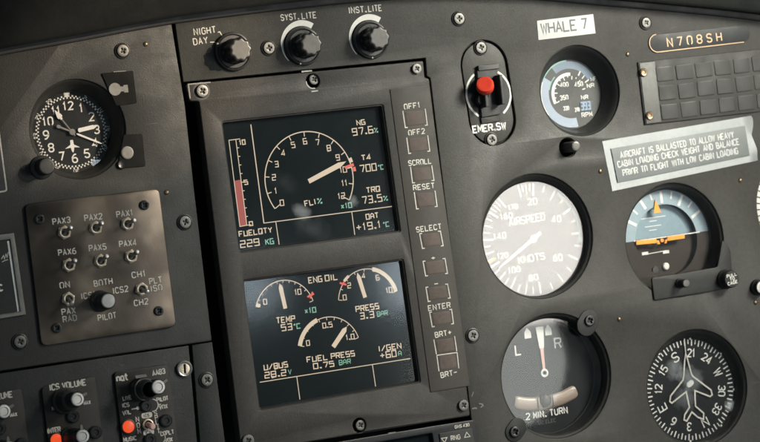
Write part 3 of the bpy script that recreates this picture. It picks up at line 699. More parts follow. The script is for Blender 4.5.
cr.ring(c_, r_-0.6, r_+1.2, E1+0.02, a0+(a1-a0)*0.22, a0+(a1-a0)*0.30, 8)
f = a0+(a1-a0)*0.19; mb_c = (c_[0]+r_*math.sin(R(f)), c_[1]+r_*math.cos(R(f)))
ht.line([(mb_c[0]-2.2, mb_c[1]+0.9), (mb_c[0]+2.2, mb_c[1]-0.9)], 1.2, E1+0.07); ht.line([(mb_c[0]-1, mb_c[1]-1.2), (mb_c[0]+1, mb_c[1]+1.4)], 1.0, E1+0.09)
T('PRESS', (356.3, 312), (379.4, 308.4), 6.2); T('3.3', (360.4, 319.2), (374.4, 317.2), 7); T('BAR', (377.4, 316.4), (388, 314.8), 5.2, gr, 0.42)
c_, r_, a0, a1 = dial((299.9, 346), (328.7, 317), (358.4, 337.6), [(0.06, '0'), (0.50, '0.5'), (0.94, '1.0')], 10, W*0.8, 0.76, 3.1, tl=0.09)
cr.ring(c_, r_-1.4, r_+1.4, E1+0.02, a0, a0+(a1-a0)*0.38, 26); needle(c_, (333.2, 347), (346.8, 326.6), 3.0, 3.2)
T('FUEL', (307.3, 362.4), (328, 359.5), 6.0); T('PRESS', (331.5, 359), (355, 355.8), 6.0); T('0.75', (313.8, 369.0), (334.4, 366.2), 6.0); T('BAR', (339.4, 365), (351, 363.4), 5.2, gr, 0.45)
T('U/BUS', (264.4, 370.2), (288.2, 366.8), 6); T('28.2', (265.2, 378.3), (286.6, 375.2), 6.6); T('V', (288.6, 374.3), (291.8, 373.9), 5.2, gr, 0.42)
T('I/GEN', (379, 351.5), (401.7, 348.1), 6); T('+60', (380.7, 358.8), (396.8, 356.2), 7); T('A', (398.6, 355.8), (401.8, 355.4), 5.2, gr, 0.42)
cr.line(Q((259.8, 382.4), (410.4, 358.6), d=E1), W*0.75, E1); cr.line(Q((296.8, 376.9), (299.9, 399.6), d=E1), W*0.75, E1+0.03); cr.line(Q((372.4, 364.9), (375.6, 386.6), d=E1), W*0.75, E1+0.03)
def split_build(mb, mat, name):
    """the drawn figures of the upper and of the lower screen as two meshes"""
    for top, par in ((True, screen1), (False, screen2)):
        vs, fs, mp = [], [], {}
        vlim = (U(330, 250, E1)[1])
        for f in mb.f:
            u_ = sum(mb.v[i][0] for i in f)/len(f); v_ = sum(mb.v[i][1] for i in f)/len(f)
            if (v_ > U(330, 252.5, E1)[1]) != top: continue
            ff = []
            for i in f:
                if i not in mp: mp[i] = len(vs); vs.append(mb.v[i])
                ff.append(mp[i])
            fs.append(tuple(ff))
        if vs: MB().add(vs, fs).build(name, mat, par, smooth=False)
split_build(cr, M['s_cream'], 'figures'); split_build(gr, M['s_green'], 'unit_figures'); split_build(rd_, M['s_red'], 'red_bar'); split_build(ht, M['s_hot'], 'red_marks')
# key column
KS = H+0.5
MB().plate(rrect(Q((389.9, 89), (429, 84.2), (470, 386), (430.6, 392.6), d=KS), 1.0), [], KS, 0.9, 0.3).build('key_strip', M['strip'], disp)
keys = [('OFF1', (404.6, 109.2), (420.6, 107.2), (402.8, 110.8), (425.2, 108.6), (427.3, 125), (405.3, 127.6)), ('OFF2', (408.9, 135.3), (425.3, 133.2), (406.7, 137.6), (427.7, 135.2), (429.8, 151), (408.8, 153.4)),
        ('SCROLL', (408.9, 165.7), (431.7, 163.2), (410.5, 166.9), (431.7, 165.4), (434, 180.4), (412.5, 182.9)), ('RESET', (413.6, 190.2), (434.9, 187.8), (414.2, 192.1), (435, 190.6), (437.1, 206.4), (416.5, 208.9)),
        ('SELECT', (416.7, 232.2), (441.8, 228.7), (419.6, 233.8), (440.4, 231), (443.2, 245.7), (422.4, 248.5)), ('+', (431.8, 260), (435.6, 259.5), (423, 261.4), (445, 258.4), (447.5, 273.4), (425.6, 276)),
        ('-', (434.6, 285.8), (438.6, 285.3), (425.9, 287.4), (447.5, 284), (450.2, 298), (428.2, 301.6)), ('ENTER', (428.7, 310.8), (450.8, 307.3), (429.6, 312.4), (451.6, 309.4), (453.5, 323.7), (432.2, 326.9)),
        ('BRT+', (435.6, 337.6), (451.8, 334.6), (433.8, 339.6), (454.6, 336.2), (456.8, 351.4), (436.4, 354.4)), ('BRT-', (441.3, 377.9), (457.6, 374.4), (436.8, 355.4), (457.1, 352.6), (458.8, 368.4), (439, 371.4))]
for s_, ta, tb, tl, tr, br, bl in keys:
    ck = Q(tl, tr, br, bl, d=KS); cx = sum(p[0] for p in ck)/4; cy = sum(p[1] for p in ck)/4
    kk = rrect([(cx+(p[0]-cx)*0.80, cy+(p[1]-cy)*0.84) for p in ck], 1.2)
    ko = MB().plate(kk, [], KS+0.16, 0.4, 0.12).build('softkey', M['key'], disp)
    mb = MB(); ltext(mb, s_, ta, tb, 5.0 if len(s_) > 1 else 3.6, 0.62, KS+0.05)
    f = 1.7; x0, x1 = Vector(ck[0]), Vector(ck[1]); x3, x2 = Vector(ck[3]), Vector(ck[2]); ux = (x1-x0).normalized()
    if s_ == 'BRT-': mb.line([ck[0], ck[3]], 0.6, KS+0.05); mb.line([ck[1], ck[2]], 0.6, KS+0.05); mb.line([ck[0], ck[1]], 0.6, KS+0.07)
    elif s_ == 'BRT+': mb.line([ck[0], ck[3]], 0.6, KS+0.05); mb.line([ck[1], ck[2]], 0.6, KS+0.05)
    elif s_ in ('OFF1', 'OFF2', 'SCROLL', 'RESET'):
        mb.line([tuple(x0), tuple(x3), tuple(x3+ux*f)], 0.6, KS+0.05); mb.line([tuple(x1), tuple(x2), tuple(x2-ux*f)], 0.6, KS+0.05)
    else:
        mb.line([tuple(x0+ux*f), tuple(x0), tuple(x3), tuple(x3+ux*f)], 0.6, KS+0.05); mb.line([tuple(x1-ux*f), tuple(x1), tuple(x2), tuple(x2-ux*f)], 0.6, KS+0.05)
    mb.build('key_legend', M['dull_white'], ko)
# screws of the unit, with worn bright seats
def unit_screw(p, d, label, seat, r=3.9):
    q = U(*p, d); x = make_screw(q, label, M['steel'], r, r+1.1, False, d, 'screws of the display unit'); x.name = 'unit_screw'
    return x
unit_screw((201.6, 91), H, 'steel screw in the bright-edged top left ear of the display unit', True)
mb = MB(); mb.line(Q((190.6, 99), (189, 82.6), (196, 82)), 0.9, 0) if False else None
MB().line(Q((190.2, 98.5), (188.4, 84.2), (210.5, 82.2), d=H+0.05), 0.8, H+0.06).build('worn_edge', M['grey_metal'], disp)
MB().ring(U(201.6, 91, H), 4.4, 5.6, H+0.03).build('screw_seat', M['rim'], disp)
unit_screw((313.2, 79.5), -1.2, 'screw in the worn notch at the middle of the display unit top edge', False, 3.4)
mb = MB(); qn = U(313, 81, H); mb.ring(qn, 4.3, 5.0, H+0.03, 170, 275, 16); mb.line(Q((301.5, 71.6), (312, 70.6), d=H+0.05), 0.8, H+0.05); mb.line(Q((311.5, 91.4), (318, 90.6), d=H+0.05), 0.7, H+0.05); mb.build('worn_edge', M['dull_white'], disp)
unit_screw((416, 68.8), H, 'steel screw in the top right corner of the display unit', False, 3.3)
unit_screw((462.8, 405.4), H, 'steel screw in the bottom right corner of the display unit', False, 3.6)
mb = MB(); mb.line(Q((471.5, 397), (472.5, 394.5), (473.5, 392), d=0.4), 0.5, 0.4); mb.line(Q((472, 409), (475, 408.2), (477, 408.6), d=0.4), 0.9, 0.4); mb.line(Q((478.8, 403.8), (482, 404.2), (483, 405.6), (480.6, 407.6), d=0.4), 0.8, 0.4)
tag(mb.build('paint_scuff', M['dim']), 'pale scuff marks chipped in the paint beside the display unit corner', 'scuff')
unit_screw((359.6, 425.3), -1.2, 'screw in the notch at the bottom middle of the display unit', False, 3.4)
unit_screw((247.5, 441), H, 'half-hidden screw at the bottom left corner of the display unit', False, 3.9)

# ================================================================== NAVIGATION UNIT BELOW THE DISPLAY
c = U(420, 470); t = thing('navigation_unit', 'black navigation unit at the bottom edge with an RNG rocker between two arrows', 'navigation unit', c)
po = rrect(Q((262, 455), (474.4, 419.6), (484, 478), (500, 560), (282, 600)), 1.6)
MB().plate(po, [rrect(Q((300, 456), (432, 433.2), (438, 470), (310, 492)), 1.0)], 0.4, 4, 0.6).build('front', M['label_black'], t)
MB().poly(Q((295, 450), (440, 425), (450, 490), (300, 500), d=-2.5), -2.5).build('window', M['screen'], t, smooth=False)
MB().line(Q((270, 454), (432, 426.8), (472.6, 420.6)), 0.35, 0.43).build('edge_line', M['dim'], t)
MB().plate(rrect(Q((438.4, 433.6), (471.4, 428), (475.2, 449), (442, 455)), 0.8), [], 1.2, 0.9, 0.3).build('rocker_key', M['rubber'], t)
mb = MB(); ltext(mb, 'RNG', (451.4, 440.6), (460.6, 439), 4.4, 0.55, 1.25); mb.line(Q((441.4, 438.6), (447, 437.7), (444.6, 442.6), d=1.25), 0.45, 1.25, True); mb.line(Q((464.6, 437.6), (470.2, 436.6), (466.6, 432.4), d=1.25), 0.45, 1.25, True)
ltext(mb, 'GNS', (455.2, 428.6), (462, 427.4), 2.9, 0.45, 0.45); ltext(mb, '430', (463.4, 427.2), (469.6, 426.2), 2.9, 0.45, 0.45); mb.build('lettering', M['dull_white'], t)
MB().line(Q((387.8, 433.8), (395.4, 432.4)), 1.0, 0.45).build('worn_edge', M['dim'], t)

# ================================================================== EMERGENCY SWITCH
c = U(488, 92); t = thing('emergency_switch', 'red-capped guarded toggle on an oblong plate lettered EMER.SW', 'switch', c)
EP = -0.9
MB().plate(stadium(em_t, em_b, 16.0), [], EP, 2.0, 0.4).build('plate', M['panel'], t)
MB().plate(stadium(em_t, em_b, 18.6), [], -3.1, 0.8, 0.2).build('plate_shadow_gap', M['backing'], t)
ec = U(488.6, 94, EP); mb = MB()
mb.ring(ec, 15.6, 17.0, EP+0.08, 32, 146, 40); mb.ring(ec, 15.6, 17.0, EP+0.08, 214, 328, 40)
mb2 = MB(); ltext(mb, 'EMER.SW', (473.4, 132.8), (506.6, 128.6), 6.6, 1.0, EP+0.08, gap=3.0); mb.build('lettering', M['white'], t)
MB().disc(ec, 15.2, EP+0.05, 48).build('dark_field', M['label_black'], t)
gp = rrect(Q((475.4, 70.4), (494.8, 68.2), (499.6, 114.5), (480.4, 118), d=EP), 1.2)
MB().plate(gp, [], EP+2.2, 2.1, 0.5).build('guard_base', M['rubber'], t)
def cheek(u0, u1):
    a, b_ = Vector(gp[0]), None
    q = lambda fx, fy: tuple(Vector(U(475.4, 70.4, EP))*(1-fx)*(1-fy)+Vector(U(494.8, 68.2, EP))*fx*(1-fy)+Vector(U(480.4, 118, EP))*(1-fx)*fy+Vector(U(499.6, 114.5, EP))*fx*fy)
    mb = MB(); mb.plate(rrect([q(u0, 0.16), q(u1, 0.16), q(u1, 0.80), q(u0, 0.80)], 0.5), [], EP+9.5, 8.0, 0.5); return mb
cheek(0.0, 0.16).build('guard_cheek', M['rubber'], t); cheek(0.84, 1.0).build('guard_cheek', M['rubber'], t)
MB().plate(rrect(Q((476, 66), (497, 63.8), (497.8, 69), (476.8, 71.4), d=EP), 0.6), [], EP+3.0, 2.6, 0.4).build('guard_hinge', M['rim'], t)
MB().plate(rrect(Q((480, 118), (499.4, 115), (500.2, 121), (481, 124), d=EP), 0.6), [], EP+1.4, 1.2, 0.3).build('guard_foot', M['cell_frame'], t)
bq = U(485.4, 93, 2); e = U(485.0, 84.6, 13); ax = Vector((e[0]-bq[0], e[1]-bq[1], 11))
L = ax.length
MB().lathe([(3.2, -1), (3.0, 1), (2.4, L*0.6), (2.4, L*0.75)], (bq[0], bq[1], 2), 28, axis=ax).build('shaft', M['cap'], t)
MB().lathe([(2.4, L*0.62), (5.4, L*0.66), (5.75, L*0.70), (5.75, L*1.02), (5.3, L*1.09), (4.2, L*1.11), (0, L*1.10)], (bq[0], bq[1], 2), 44, axis=ax, scal=scallop(22, 0.012)).build('red_cap', M['red'], t)
MB().lathe([(0, 0), (3.6, 0), (3.2, 3.4), (0, 3.6)], (*U(480, 100, EP+2), EP+2), 24).build('shaft_nut', M['tube'], t)
dup(s0, U(480.2, 47.7, EP), EP, 'steel cross-head screw at the top of the EMER.SW plate', rot=0.3)
dup(s0, U(491, 139.8, EP), EP, 'steel cross-head screw under the letters EMER.SW', rot=0.8)

# ================================================================== WHALE 7 STICKER, TAIL NUMBER PLATE
wl = Q((536.8, 20.7), (593, 14), (595.4, 33.2), (538.4, 40))
t = MB().plate(wl, [], 0.25, 0.24, 0.05).build('paper_sticker', M['paper'], origin=(*U(566, 27), 0)); tag(t, 'white paper sticker reading WHALE 7', 'sticker')
mb = MB(); ltext(mb, 'WHALE', (542, 33.6), (577.5, 29.6), 10.2, 1.15, 0.28, gap=2.6); ltext(mb, '7', (582.2, 29), (588, 28.4), 10.2, 1.15, 0.28); mb.build('lettering', M['grey_ink'], t)
np_ = Q((653, 34.8), (745, 24.6), (746.5, 41.2), (655.2, 52.4))
def pill(a, b_, r, n=14):
    an = math.atan2(b_[1]-a[1], b_[0]-a[0])
    return [(b_[0]+r*math.cos(an-math.pi/2+math.pi*i/n), b_[1]+r*math.sin(an-math.pi/2+math.pi*i/n)) for i in range(n+1)]+[(a[0]+r*math.cos(an+math.pi/2+math.pi*i/n), a[1]+r*math.sin(an+math.pi/2+math.pi*i/n)) for i in range(n+1)]
pa, pb = U(656.5, 43.2), U(742, 33.4)
t = MB().plate(pill(pa, pb, 5.9), [], 0.9, 0.9, 0.3).build('number_plate', M['label_black'], origin=(*U(700, 38), 0)); tag(t, 'dark rounded plate engraved with gold N708SH', 'number plate')
oo = pill(pa, pb, 6.05); ns = len(oo)//2
mb = MB(); mb.line([p for p in oo[ns:]]+[oo[0]], 0.55, 0.95)
mb.line([lerp(oo[-1], oo[0], 0.02), lerp(oo[-1], oo[0], 0.9)], 0.6, 0.97); mb.build('gold_edge', M['gold'], t)
mb = MB(); ltext(mb, 'N708SH', (668, 46.6), (722.3, 40.4), 8.2, 0.85, 0.95, gap=9.0); mb.build('lettering', M['gold'], t)

# ================================================================== CAPTION PANEL
c = U(710, 90); t = thing('caption_panel', 'grid of unlit dark caption windows with a grey strip at its left side', 'caption panel', c)
ob = Q((637, 62.2), (800, 44.8), (860, 38.3), (872, 98.5), (800, 107), (644.2, 125))
MB().plate(ob, [], 1.2, 1.2, 0.4).build('frame', M['cell_frame'], t)
MB().plate(Q((638.2, 63.4), (653.4, 61.6), (660, 122), (645.2, 123.9)), [], 1.75, 0.6, 0.15).build('side_strip', M['strip_grey'], t)
uA = U(654.9, 67.4); uB = U(674.3, 65.3); uC = U(657.2, 86.2)
pu = (uB[0]-uA[0], uB[1]-uA[1]); pv = (uC[0]-uA[0], uC[1]-uA[1])
for r_ in range(3):
    for k_ in range(9):
        o_ = (uA[0]+pu[0]*k_+pv[0]*r_, uA[1]+pu[1]*k_+pv[1]*r_)
        f = lambda x, y: (o_[0]+pu[0]*x+pv[0]*y, o_[1]+pu[1]*x+pv[1]*y)
        j_ = lambda: random.uniform(-0.02, 0.02)
        w_ = MB().plate(rrect([f(j_(), 0.80+j_()), f(0.84+j_(), 0.80+j_()), f(0.84+j_(), j_()), f(j_(), j_())], 1.1), [], 1.5+random.uniform(0, 0.2), 0.5, 0.22).build('caption_window', M['cell'], t)
        if (r_, k_) == (1, 4):
            mb = MB(); ltext(mb, 'TEST', (739.5, 85.6), (750.5, 84.4), 3.2, 0.5, 1.8); mb.v = mb.v; mb.build('faint_smudge', M['dim'], w_) if False else None
for p in ((643.3, 72.3), (649.4, 115.5)):
    q = U(*p, 1.8); MB().lathe([(2.9, 1.7), (2.9, 2.4), (2.3, 2.9), (1.4, 2.7), (1.2, 2.2), (0, 2.2)], (*q, 0), 28).build('strip_screw', M['brass'], t)

# ================================================================== BALLAST PLACARD
c = U(680, 152); t = thing('placard', 'tilted grey placard about aircraft ballast, stuck down with peeling clear tape', 'placard', c)
cn = [U(602, 141.2), U(748.6, 116), U(756.6, 160.6), U(612.2, 191.2)]
nx, ny = 40, 14; vs, fs = [], []
for j in range(ny+1):
    for i in range(nx+1):
        fx, fy = i/nx, j/ny
        u_ = (cn[0][0]*(1-fx)+cn[1][0]*fx)*(1-fy)+(cn[3][0]*(1-fx)+cn[2][0]*fx)*fy
        v_ = (cn[0][1]*(1-fx)+cn[1][1]*fx)*(1-fy)+(cn[3][1]*(1-fx)+cn[2][1]*fx)*fy
        lift = 0.25+max(0, fx-0.955)*60*(0.6+0.4*math.sin(fy*7+1))+0.10*math.sin(i*1.9+j*0.7)*math.sin(j*1.3)
        if fy < 0.12: lift += 0.35*abs(math.sin(i*0.8+0.5))*fx
        if i == nx: v_ += 0.7*math.sin(j*1.1); u_ += 0.9*math.sin(j*0.8)
        vs.append((u_, v_, lift))
for j in range(ny):
    for i in range(nx): a = j*(nx+1)+i; fs.append((a, a+1, a+nx+2, a+nx+1))
MB().add(vs, fs).build('tape', M['tape'], t)
inn = Q((610.4, 148.7), (744.2, 125.6), (749, 155.4), (617.2, 182.8))
MB().plate(inn, [], 0.95, 0.5, 0.1).build('plate', M['teal'], t)
mb = MB()
for words, a, b_ in (('AIRCRAFT IS BALLASTED TO ALLOW HEAVY', (621, 158), (734.4, 137.2)), ('CABIN LOADING CHECK WEIGHT AND BALANCE', (618.3, 167.4), (739.8, 144.2)), ('PRIOR TO FLIGHT WITH LOW CABIN LOADING', (623.5, 175.8), (738.6, 153.4))):
    ltext(mb, words, a, b_, 5.9, 0.82, 1.0, gap=3.4)
mb.build('lettering', M['paper'], t)

# ================================================================== ROUND INSTRUMENTS
# rotor tachometer
t, c, d, rd = instrument('tach', 'rotor_tachometer', 'small round rotor speed gauge with pale blue bands and a digital readout', 'gauge')
MB().disc(c, rd+0.4, d-0.6, 64).build('dial', M['face_grey'], t); dd = d-0.5
mb = MB(); mb.ring(c, 17.0, 22.0, dd, -32, 62, 40); mb.build('blue_band', M['blue_band'], t)
mb = MB(); mb.ring(c, 16.5, 22.6, dd+0.02, 172, 305, 50); mb.build('pale_band', M['pale_band'], t)
mb = MB(); mb.ring(c, 22.0, 23.0, dd+0.04, 300, 360, 30); mb.ring(c, 15.8, 16.6, dd+0.04, 285, 320, 20); mb.build('green_band', M['mint'], t)
mb = MB(); mb.ring(c, 12.2, 14.4, dd, 246, 368, 50)
for i in range(13): mb.tick(c, 9.8 if i % 2 == 0 else 11.2, 12.2, 246+i*16, 0.7, dd+0.04)
mb.ring(c, 22.0, 22.9, dd+0.06, 236, 296, 30); mb.tick(c, 14.0, 17.5, 34, 0.9, dd+0.04); mb.tick(c, 14.0, 17.5, 62, 0.9, dd+0.04); mb.tick(c, 14, 17, 48, 0.7, dd+0.04)
for s_, a, b_ in (('400', (560.5, 87), (568.8, 86.2)), ('450', (575, 86.6), (583.3, 85.6)), ('350', (560.5, 100), (568.6, 99)), ('NF', (591.2, 81), (596.6, 80)), ('NR', (587.4, 87.6), (594.6, 86.6)), ('NR', (581.6, 99.2), (588.4, 98.4)), ('RPM', (582.2, 117.2), (592.6, 115.8)), ('330', (563.8, 110.2), (569.4, 109.6)), ('270', (575.4, 111.6), (580, 111))):
    ltext(mb, s_, a, b_, 4.2 if len(s_) == 3 and s_[0] in '43R' and s_ not in ('330',) else 3.6, 0.62, dd+0.05)
mb.build('markings', M['white'], t)
w_ = MB().plate(rrect(Q((580, 101.8), (592, 100.6), (592, 110.4), (580, 111.6), d=dd), 0.4), [], dd+0.3, 0.3, 0.1).build('readout', M['lcd_back'], t)
mb = MB(); ltext(mb, '393', (581.4, 109.8), (591, 108.8), 7.4, 0.95, dd+0.34, sq=True); mb.build('digits', M['lcd'], w_)
cover(t, c, d+0.6, rd, glass('tach_glass', 0.04, 0.02, speck=0.1, film=0.015), 0.08)

# airspeed
t, c, d, rd = instrument('asi', 'airspeed_indicator', 'round airspeed dial lettered AIRSPEED KNOTS, whitened by glare', 'gauge')
MB().disc(c, rd+0.4, d-0.6, 72).build('dial', M['face_grey'], t); dd = d-0.5
mb = MB(); sp_ang = [(0, -9), (20, 9), (40, 62), (60, 119), (80, 178), (100, 214), (120, 246), (140, 276), (160, 306), (170, 324)]
for (s1, a1), (s2, a2) in zip(sp_ang, sp_ang[1:]):
    mb.tick(c, 29.0, 36.6, a1, 1.3, dd)
    for j in range(1, 4): mb.tick(c, 32.0 if j != 2 else 30.0, 36.4, a1+(a2-a1)*j/4, 0.9, dd)
mb.tick(c, 29, 36.6, 324, 1.3, dd)
for s_, p, h in (('20', (532.4, 201.4), 5.6), ('40', (556.4, 219), 5.6), ('60', (557.8, 257.6), 5.6), ('80', (533.4, 277.6), 5.4), ('100', (514.2, 269.8), 5), ('120', (502.6, 255.6), 4.4), ('140', (499.8, 236), 5.2), ('160', (506.4, 216), 5.2), ('170', (513, 207), 4)):
    ctext(mb, s_, U(*p, dd), h*0.72, 0.85, dd, 0.0, 0.66)
ltext(mb, 'AIRSPEED', (509.7, 226.2), (545.6, 219.6), 7.2, 0.85, dd, gap=3.0); ltext(mb, 'KNOTS', (519, 263.8), (545.4, 258.8), 6.6, 0.85, dd, gap=3.0)
mb.build('markings', M['dull_white'], t)
mb = MB(); mb.ring(c, 35.2, 37.2, dd+0.02, 40, 100, 30); mb.build('green_arc', M['mint'], t)
mb = MB(); mb.tick(c, 31, 36.5, 252, 1.4, dd+0.05); mb.build('orange_mark', M['orange'], t)
mb = MB(); hand(mb, c, 240.5, [(-7, 1.2), (0, 1.2), (22, 0.9), (32, 0.4)], dd+1.0); mb.lathe([(2.6, dd+0.6), (2.6, dd+1.6), (0, dd+1.7)], (*c, 0), 24); mb.build('needle', M['white'], t)
cover(t, c, d+1.6, rd, glass('airspeed_glass', 0.07, 0.05, speck=0.10, film=0.05), 0.12)

# attitude
t, c, d, rd = instrument('ai', 'attitude_indicator', 'artificial horizon with pale blue sky, dark earth and orange wing bars', 'gauge')
hl = U(632.7, 238.4, d), U(701.7, 234.8, d); hv = (hl[0][1]+hl[1][1])/2; dd = d-0.5
IR = 24.5; ID = dd-4.5
ic = U(660.5, 240.5, ID); ihv = U(660, 236.8, ID)[1]
def half(cc, r, hv_, up, d_, r_in=None, n=48):
    a = math.asin(max(-1, min(1, (hv_-cc[1])/r)))
    t0, t1 = (a, math.pi-a) if up else (math.pi-a, 2*math.pi+a)
    return [(cc[0]+r*math.cos(t0+(t1-t0)*i/n), cc[1]+r*math.sin(t0+(t1-t0)*i/n)) for i in range(n+1)]
def ring_half(hv_, up, nm, mat):
    mb = MB(); oc = half(c, rd+0.4, hv_, up, dd); 
    ih = half(c, IR, hv_, up, dd); n = len(oc); mb.add([(*p, dd) for p in oc]+[(*p, dd) for p in ih], [(i, i+1, n+i+1, n+i) for i in range(n-1)]); mb.build(nm, mat, t)
ring_half(hv, True, 'sky_ring', M['sky_ring']); ring_half(hv, False, 'earth_ring', M['earth'])
MB().poly(half(ic, IR+3, ihv, True, ID), ID).build('sky_ball', M['sky'], t); MB().poly(half(ic, IR+3, ihv, False, ID), ID).build('earth_ball', M['earth'], t)
MB().lathe([(IR, 0.02), (IR, -4.4)], (*c, dd), 64).build('ring_wall', M['tube'], t)
mb = MB(); mb.line([(hl[0][0]+1, hv), (hl[1][0]-1, hv)], 0.7, dd+0.05)
for a_, l_ in ((0, 8), (-30, 7), (30, 8), (60, 8), (-60, 8), (-15, 4), (15, 5), (45, 5), (-45, 5)): mb.tick(c, 33.5-l_, 33.5, a_, 2.0 if l_ > 5 else 1.2, dd+0.05)
for y, l_ in ((217.5, 20), (221, 6), (226, 13), (230, 6)):
    p = U(653, y, ID); mb.line([(p[0]-l_/2, p[1]), (p[0]+l_/2, p[1])], 0.5, ID+0.05)
for x, y, l_ in ((645, 253.5, 5), (666, 252, 5)): p = U(x, y, ID); mb.line([(p[0]-l_/2, p[1]), (p[0]+l_/2, p[1])], 2.0, ID+0.1)
p = U(656, 252.6, ID); mb.line([(p[0]-9, p[1]-0.2), (p[0]+9, p[1]+0.4)], 0.5, ID+0.15)
mb.build('markings', M['white'], t)
mb = MB(); mb.prism(Q((653.6, 213), (661, 212.2), (655.2, 199.5), d=dd+0.6), dd+0.4, dd+0.9)
mb.plate(rrect(Q((635.4, 240.6), (656, 238.8), (656.4, 243.2), (635.8, 245.2), d=dd+0.6), 0.8), [], dd+1.4, 1.0, 0.3); mb.plate(rrect(Q((666.6, 236.6), (684, 234.4), (684.4, 238.6), (667, 241), d=dd+0.6), 0.8), [], dd+1.4, 1.0, 0.3)
mb.plate(Q((655.8, 240.8), (658.4, 240.4), (659.8, 244), (657.2, 244.4), d=dd+0.6), [], dd+1.3, 0.8, 0.1); mb.plate(Q((665, 239.8), (667, 239.4), (666, 243.2), (664, 243.6), d=dd+0.6), [], dd+1.3, 0.8, 0.1)
mb.lathe([(1.3, dd+0.4), (1.3, dd+1.4), (0, dd+1.5)], (*U(661.2, 240.4, dd), 0), 20); mb.build('wing_bars', M['orange'], t)
MB().lathe([(2.5, 0), (2.5, 1.2), (1.9, 1.8), (0, 2.0)], (*U(665.3, 266.4, ID), ID), 28).build('erection_weight', M['white'], t)
MB().lathe([(2.4, 0), (2.4, 1.0), (0, 1.2)], (*U(655, 270, ID), ID), 24).build('dark_weight', M['rubber'], t)
led = Q((651.6, 277.8), (682, 273.4), (717.6, 267.2), (722.5, 239.5), (730.6, 249.6), (733, 281), (728.5, 288.5), (700, 293.4), (654.4, 300.6), d=1.4)
MB().plate(rrect(led, 1.5, 3), [], 1.4, 1.8, 0.5).build('lower_flange', M['tube'], t)
q = U(679.6, 283.4, 1.4); kb = MB().lathe([(3.4, 1.2), (3.4, 3), (2.9, 3.4), (2.9, 9.5), (2.5, 10)], (*q, 0), 32).build('adjust_knob', M['rubber'], t)
MB().lathe([(2.6, 9.95), (2.3, 10.2), (0, 10.3)], (*q, 0), 32).build('knob_cap', M['cap'], kb)
q = U(725.4, 279.2, 1.4); kb = MB().lathe([(6.8, 1.3), (6.8, 3), (6.0, 4), (6.0, 9.0), (5.5, 9.8), (0, 9.9)], (*q, 0), 44, scal=scallop(20, 0.015)).build('cage_knob', M['tube'], t)
mb = MB(); qq = (q[0], q[1])
ctext(mb, 'PULL', (qq[0], qq[1]+2.6), 1.9, 0.45, 9.95, 0.1, 0.75); ctext(mb, 'TO', qq, 1.9, 0.45, 9.95, 0.1, 0.75); ctext(mb, 'CAGE', (qq[0], qq[1]-2.6), 1.9, 0.45, 9.95, 0.1, 0.75); mb.build('lettering', M['white'], kb)
cover(t, c, d+1.8, rd, glass('horizon_glass', 0.03, 0.015, speck=0.08, film=0.004), 0.1)

# turn indicator
t, c, d, rd = instrument('turn', 'turn_indicator', 'round turn dial lettered L and R with a curved tan ball tube', 'gauge')
MB().disc(c, rd+0.4, d-0.6, 72).build('dial', M['face'], t); dd = d-0.5
mb = MB(); ltext(mb, 'L', (516, 355.2), (521.8, 354.4), 9.6, 1.1, dd); ltext(mb, 'R', (555.4, 348.4), (562, 347.4), 9.8, 1.1, dd)
ltext(mb, '2', (526.4, 419.8), (530.6, 419.2), 6, 0.8, dd); ltext(mb, 'MIN.', (534, 418.6), (546.8, 416.4), 6, 0.8, dd); ltext(mb, 'TURN', (550.4, 415.9), (568, 412.8), 6, 0.8, dd)
def house(px, py, s_=1.0):
    p = U(px, py, dd); return [(p[0]+x*s_, p[1]+y*s_) for x, y in ((-2.5, -3.0), (2.5, -3.0), (2.5, 1.0), (0, 4.2), (-2.5, 1.0))]
mb.poly(house(527.6, 334), dd+0.02); mb.poly(house(548.2, 330.8), dd+0.02); mb.line([house(538, 326)[2], house(538, 326)[4]], 1, dd) if False else None
mb.build('markings', M['white'], t)
mb = MB(); ltext(mb, 'DC', (538.5, 424.6), (544, 423.8), 3.4, 0.45, dd); ltext(mb, 'ELEC', (546, 423.4), (556, 421.8), 3.4, 0.45, dd); mb.build('faint_lettering', M['dark_mark'], t)
p0 = Vector(U(543.6, 373, dd)); p1 = Vector(U(538.4, 325.4, dd)); ax = (p1-p0).normalized(); nn = Vector((-ax.y, ax.x)); L = (p1-p0).length
def bar(mb, f0, f1, w0, w1, d_): mb.prism([tuple(p0+ax*L*f0+nn*w0), tuple(p0+ax*L*f1+nn*w1), tuple(p0+ax*L*f1-nn*w1), tuple(p0+ax*L*f0-nn*w0)], d_, d_+0.4)
mb = MB(); bar(mb, 0.52, 0.97, 1.7, 3.0, dd+1.0); mb.lathe([(1.2, dd+0.8), (2.8, dd+0.8), (2.8, dd+1.6), (1.6, dd+1.7)], (p0.x, p0.y, 0), 28); mb.build('needle', M['white'], t)
mb = MB(); bar(mb, 0.05, 0.525, 0.9, 1.2, dd+0.95); mb.build('needle_stem', M['pink'], t)
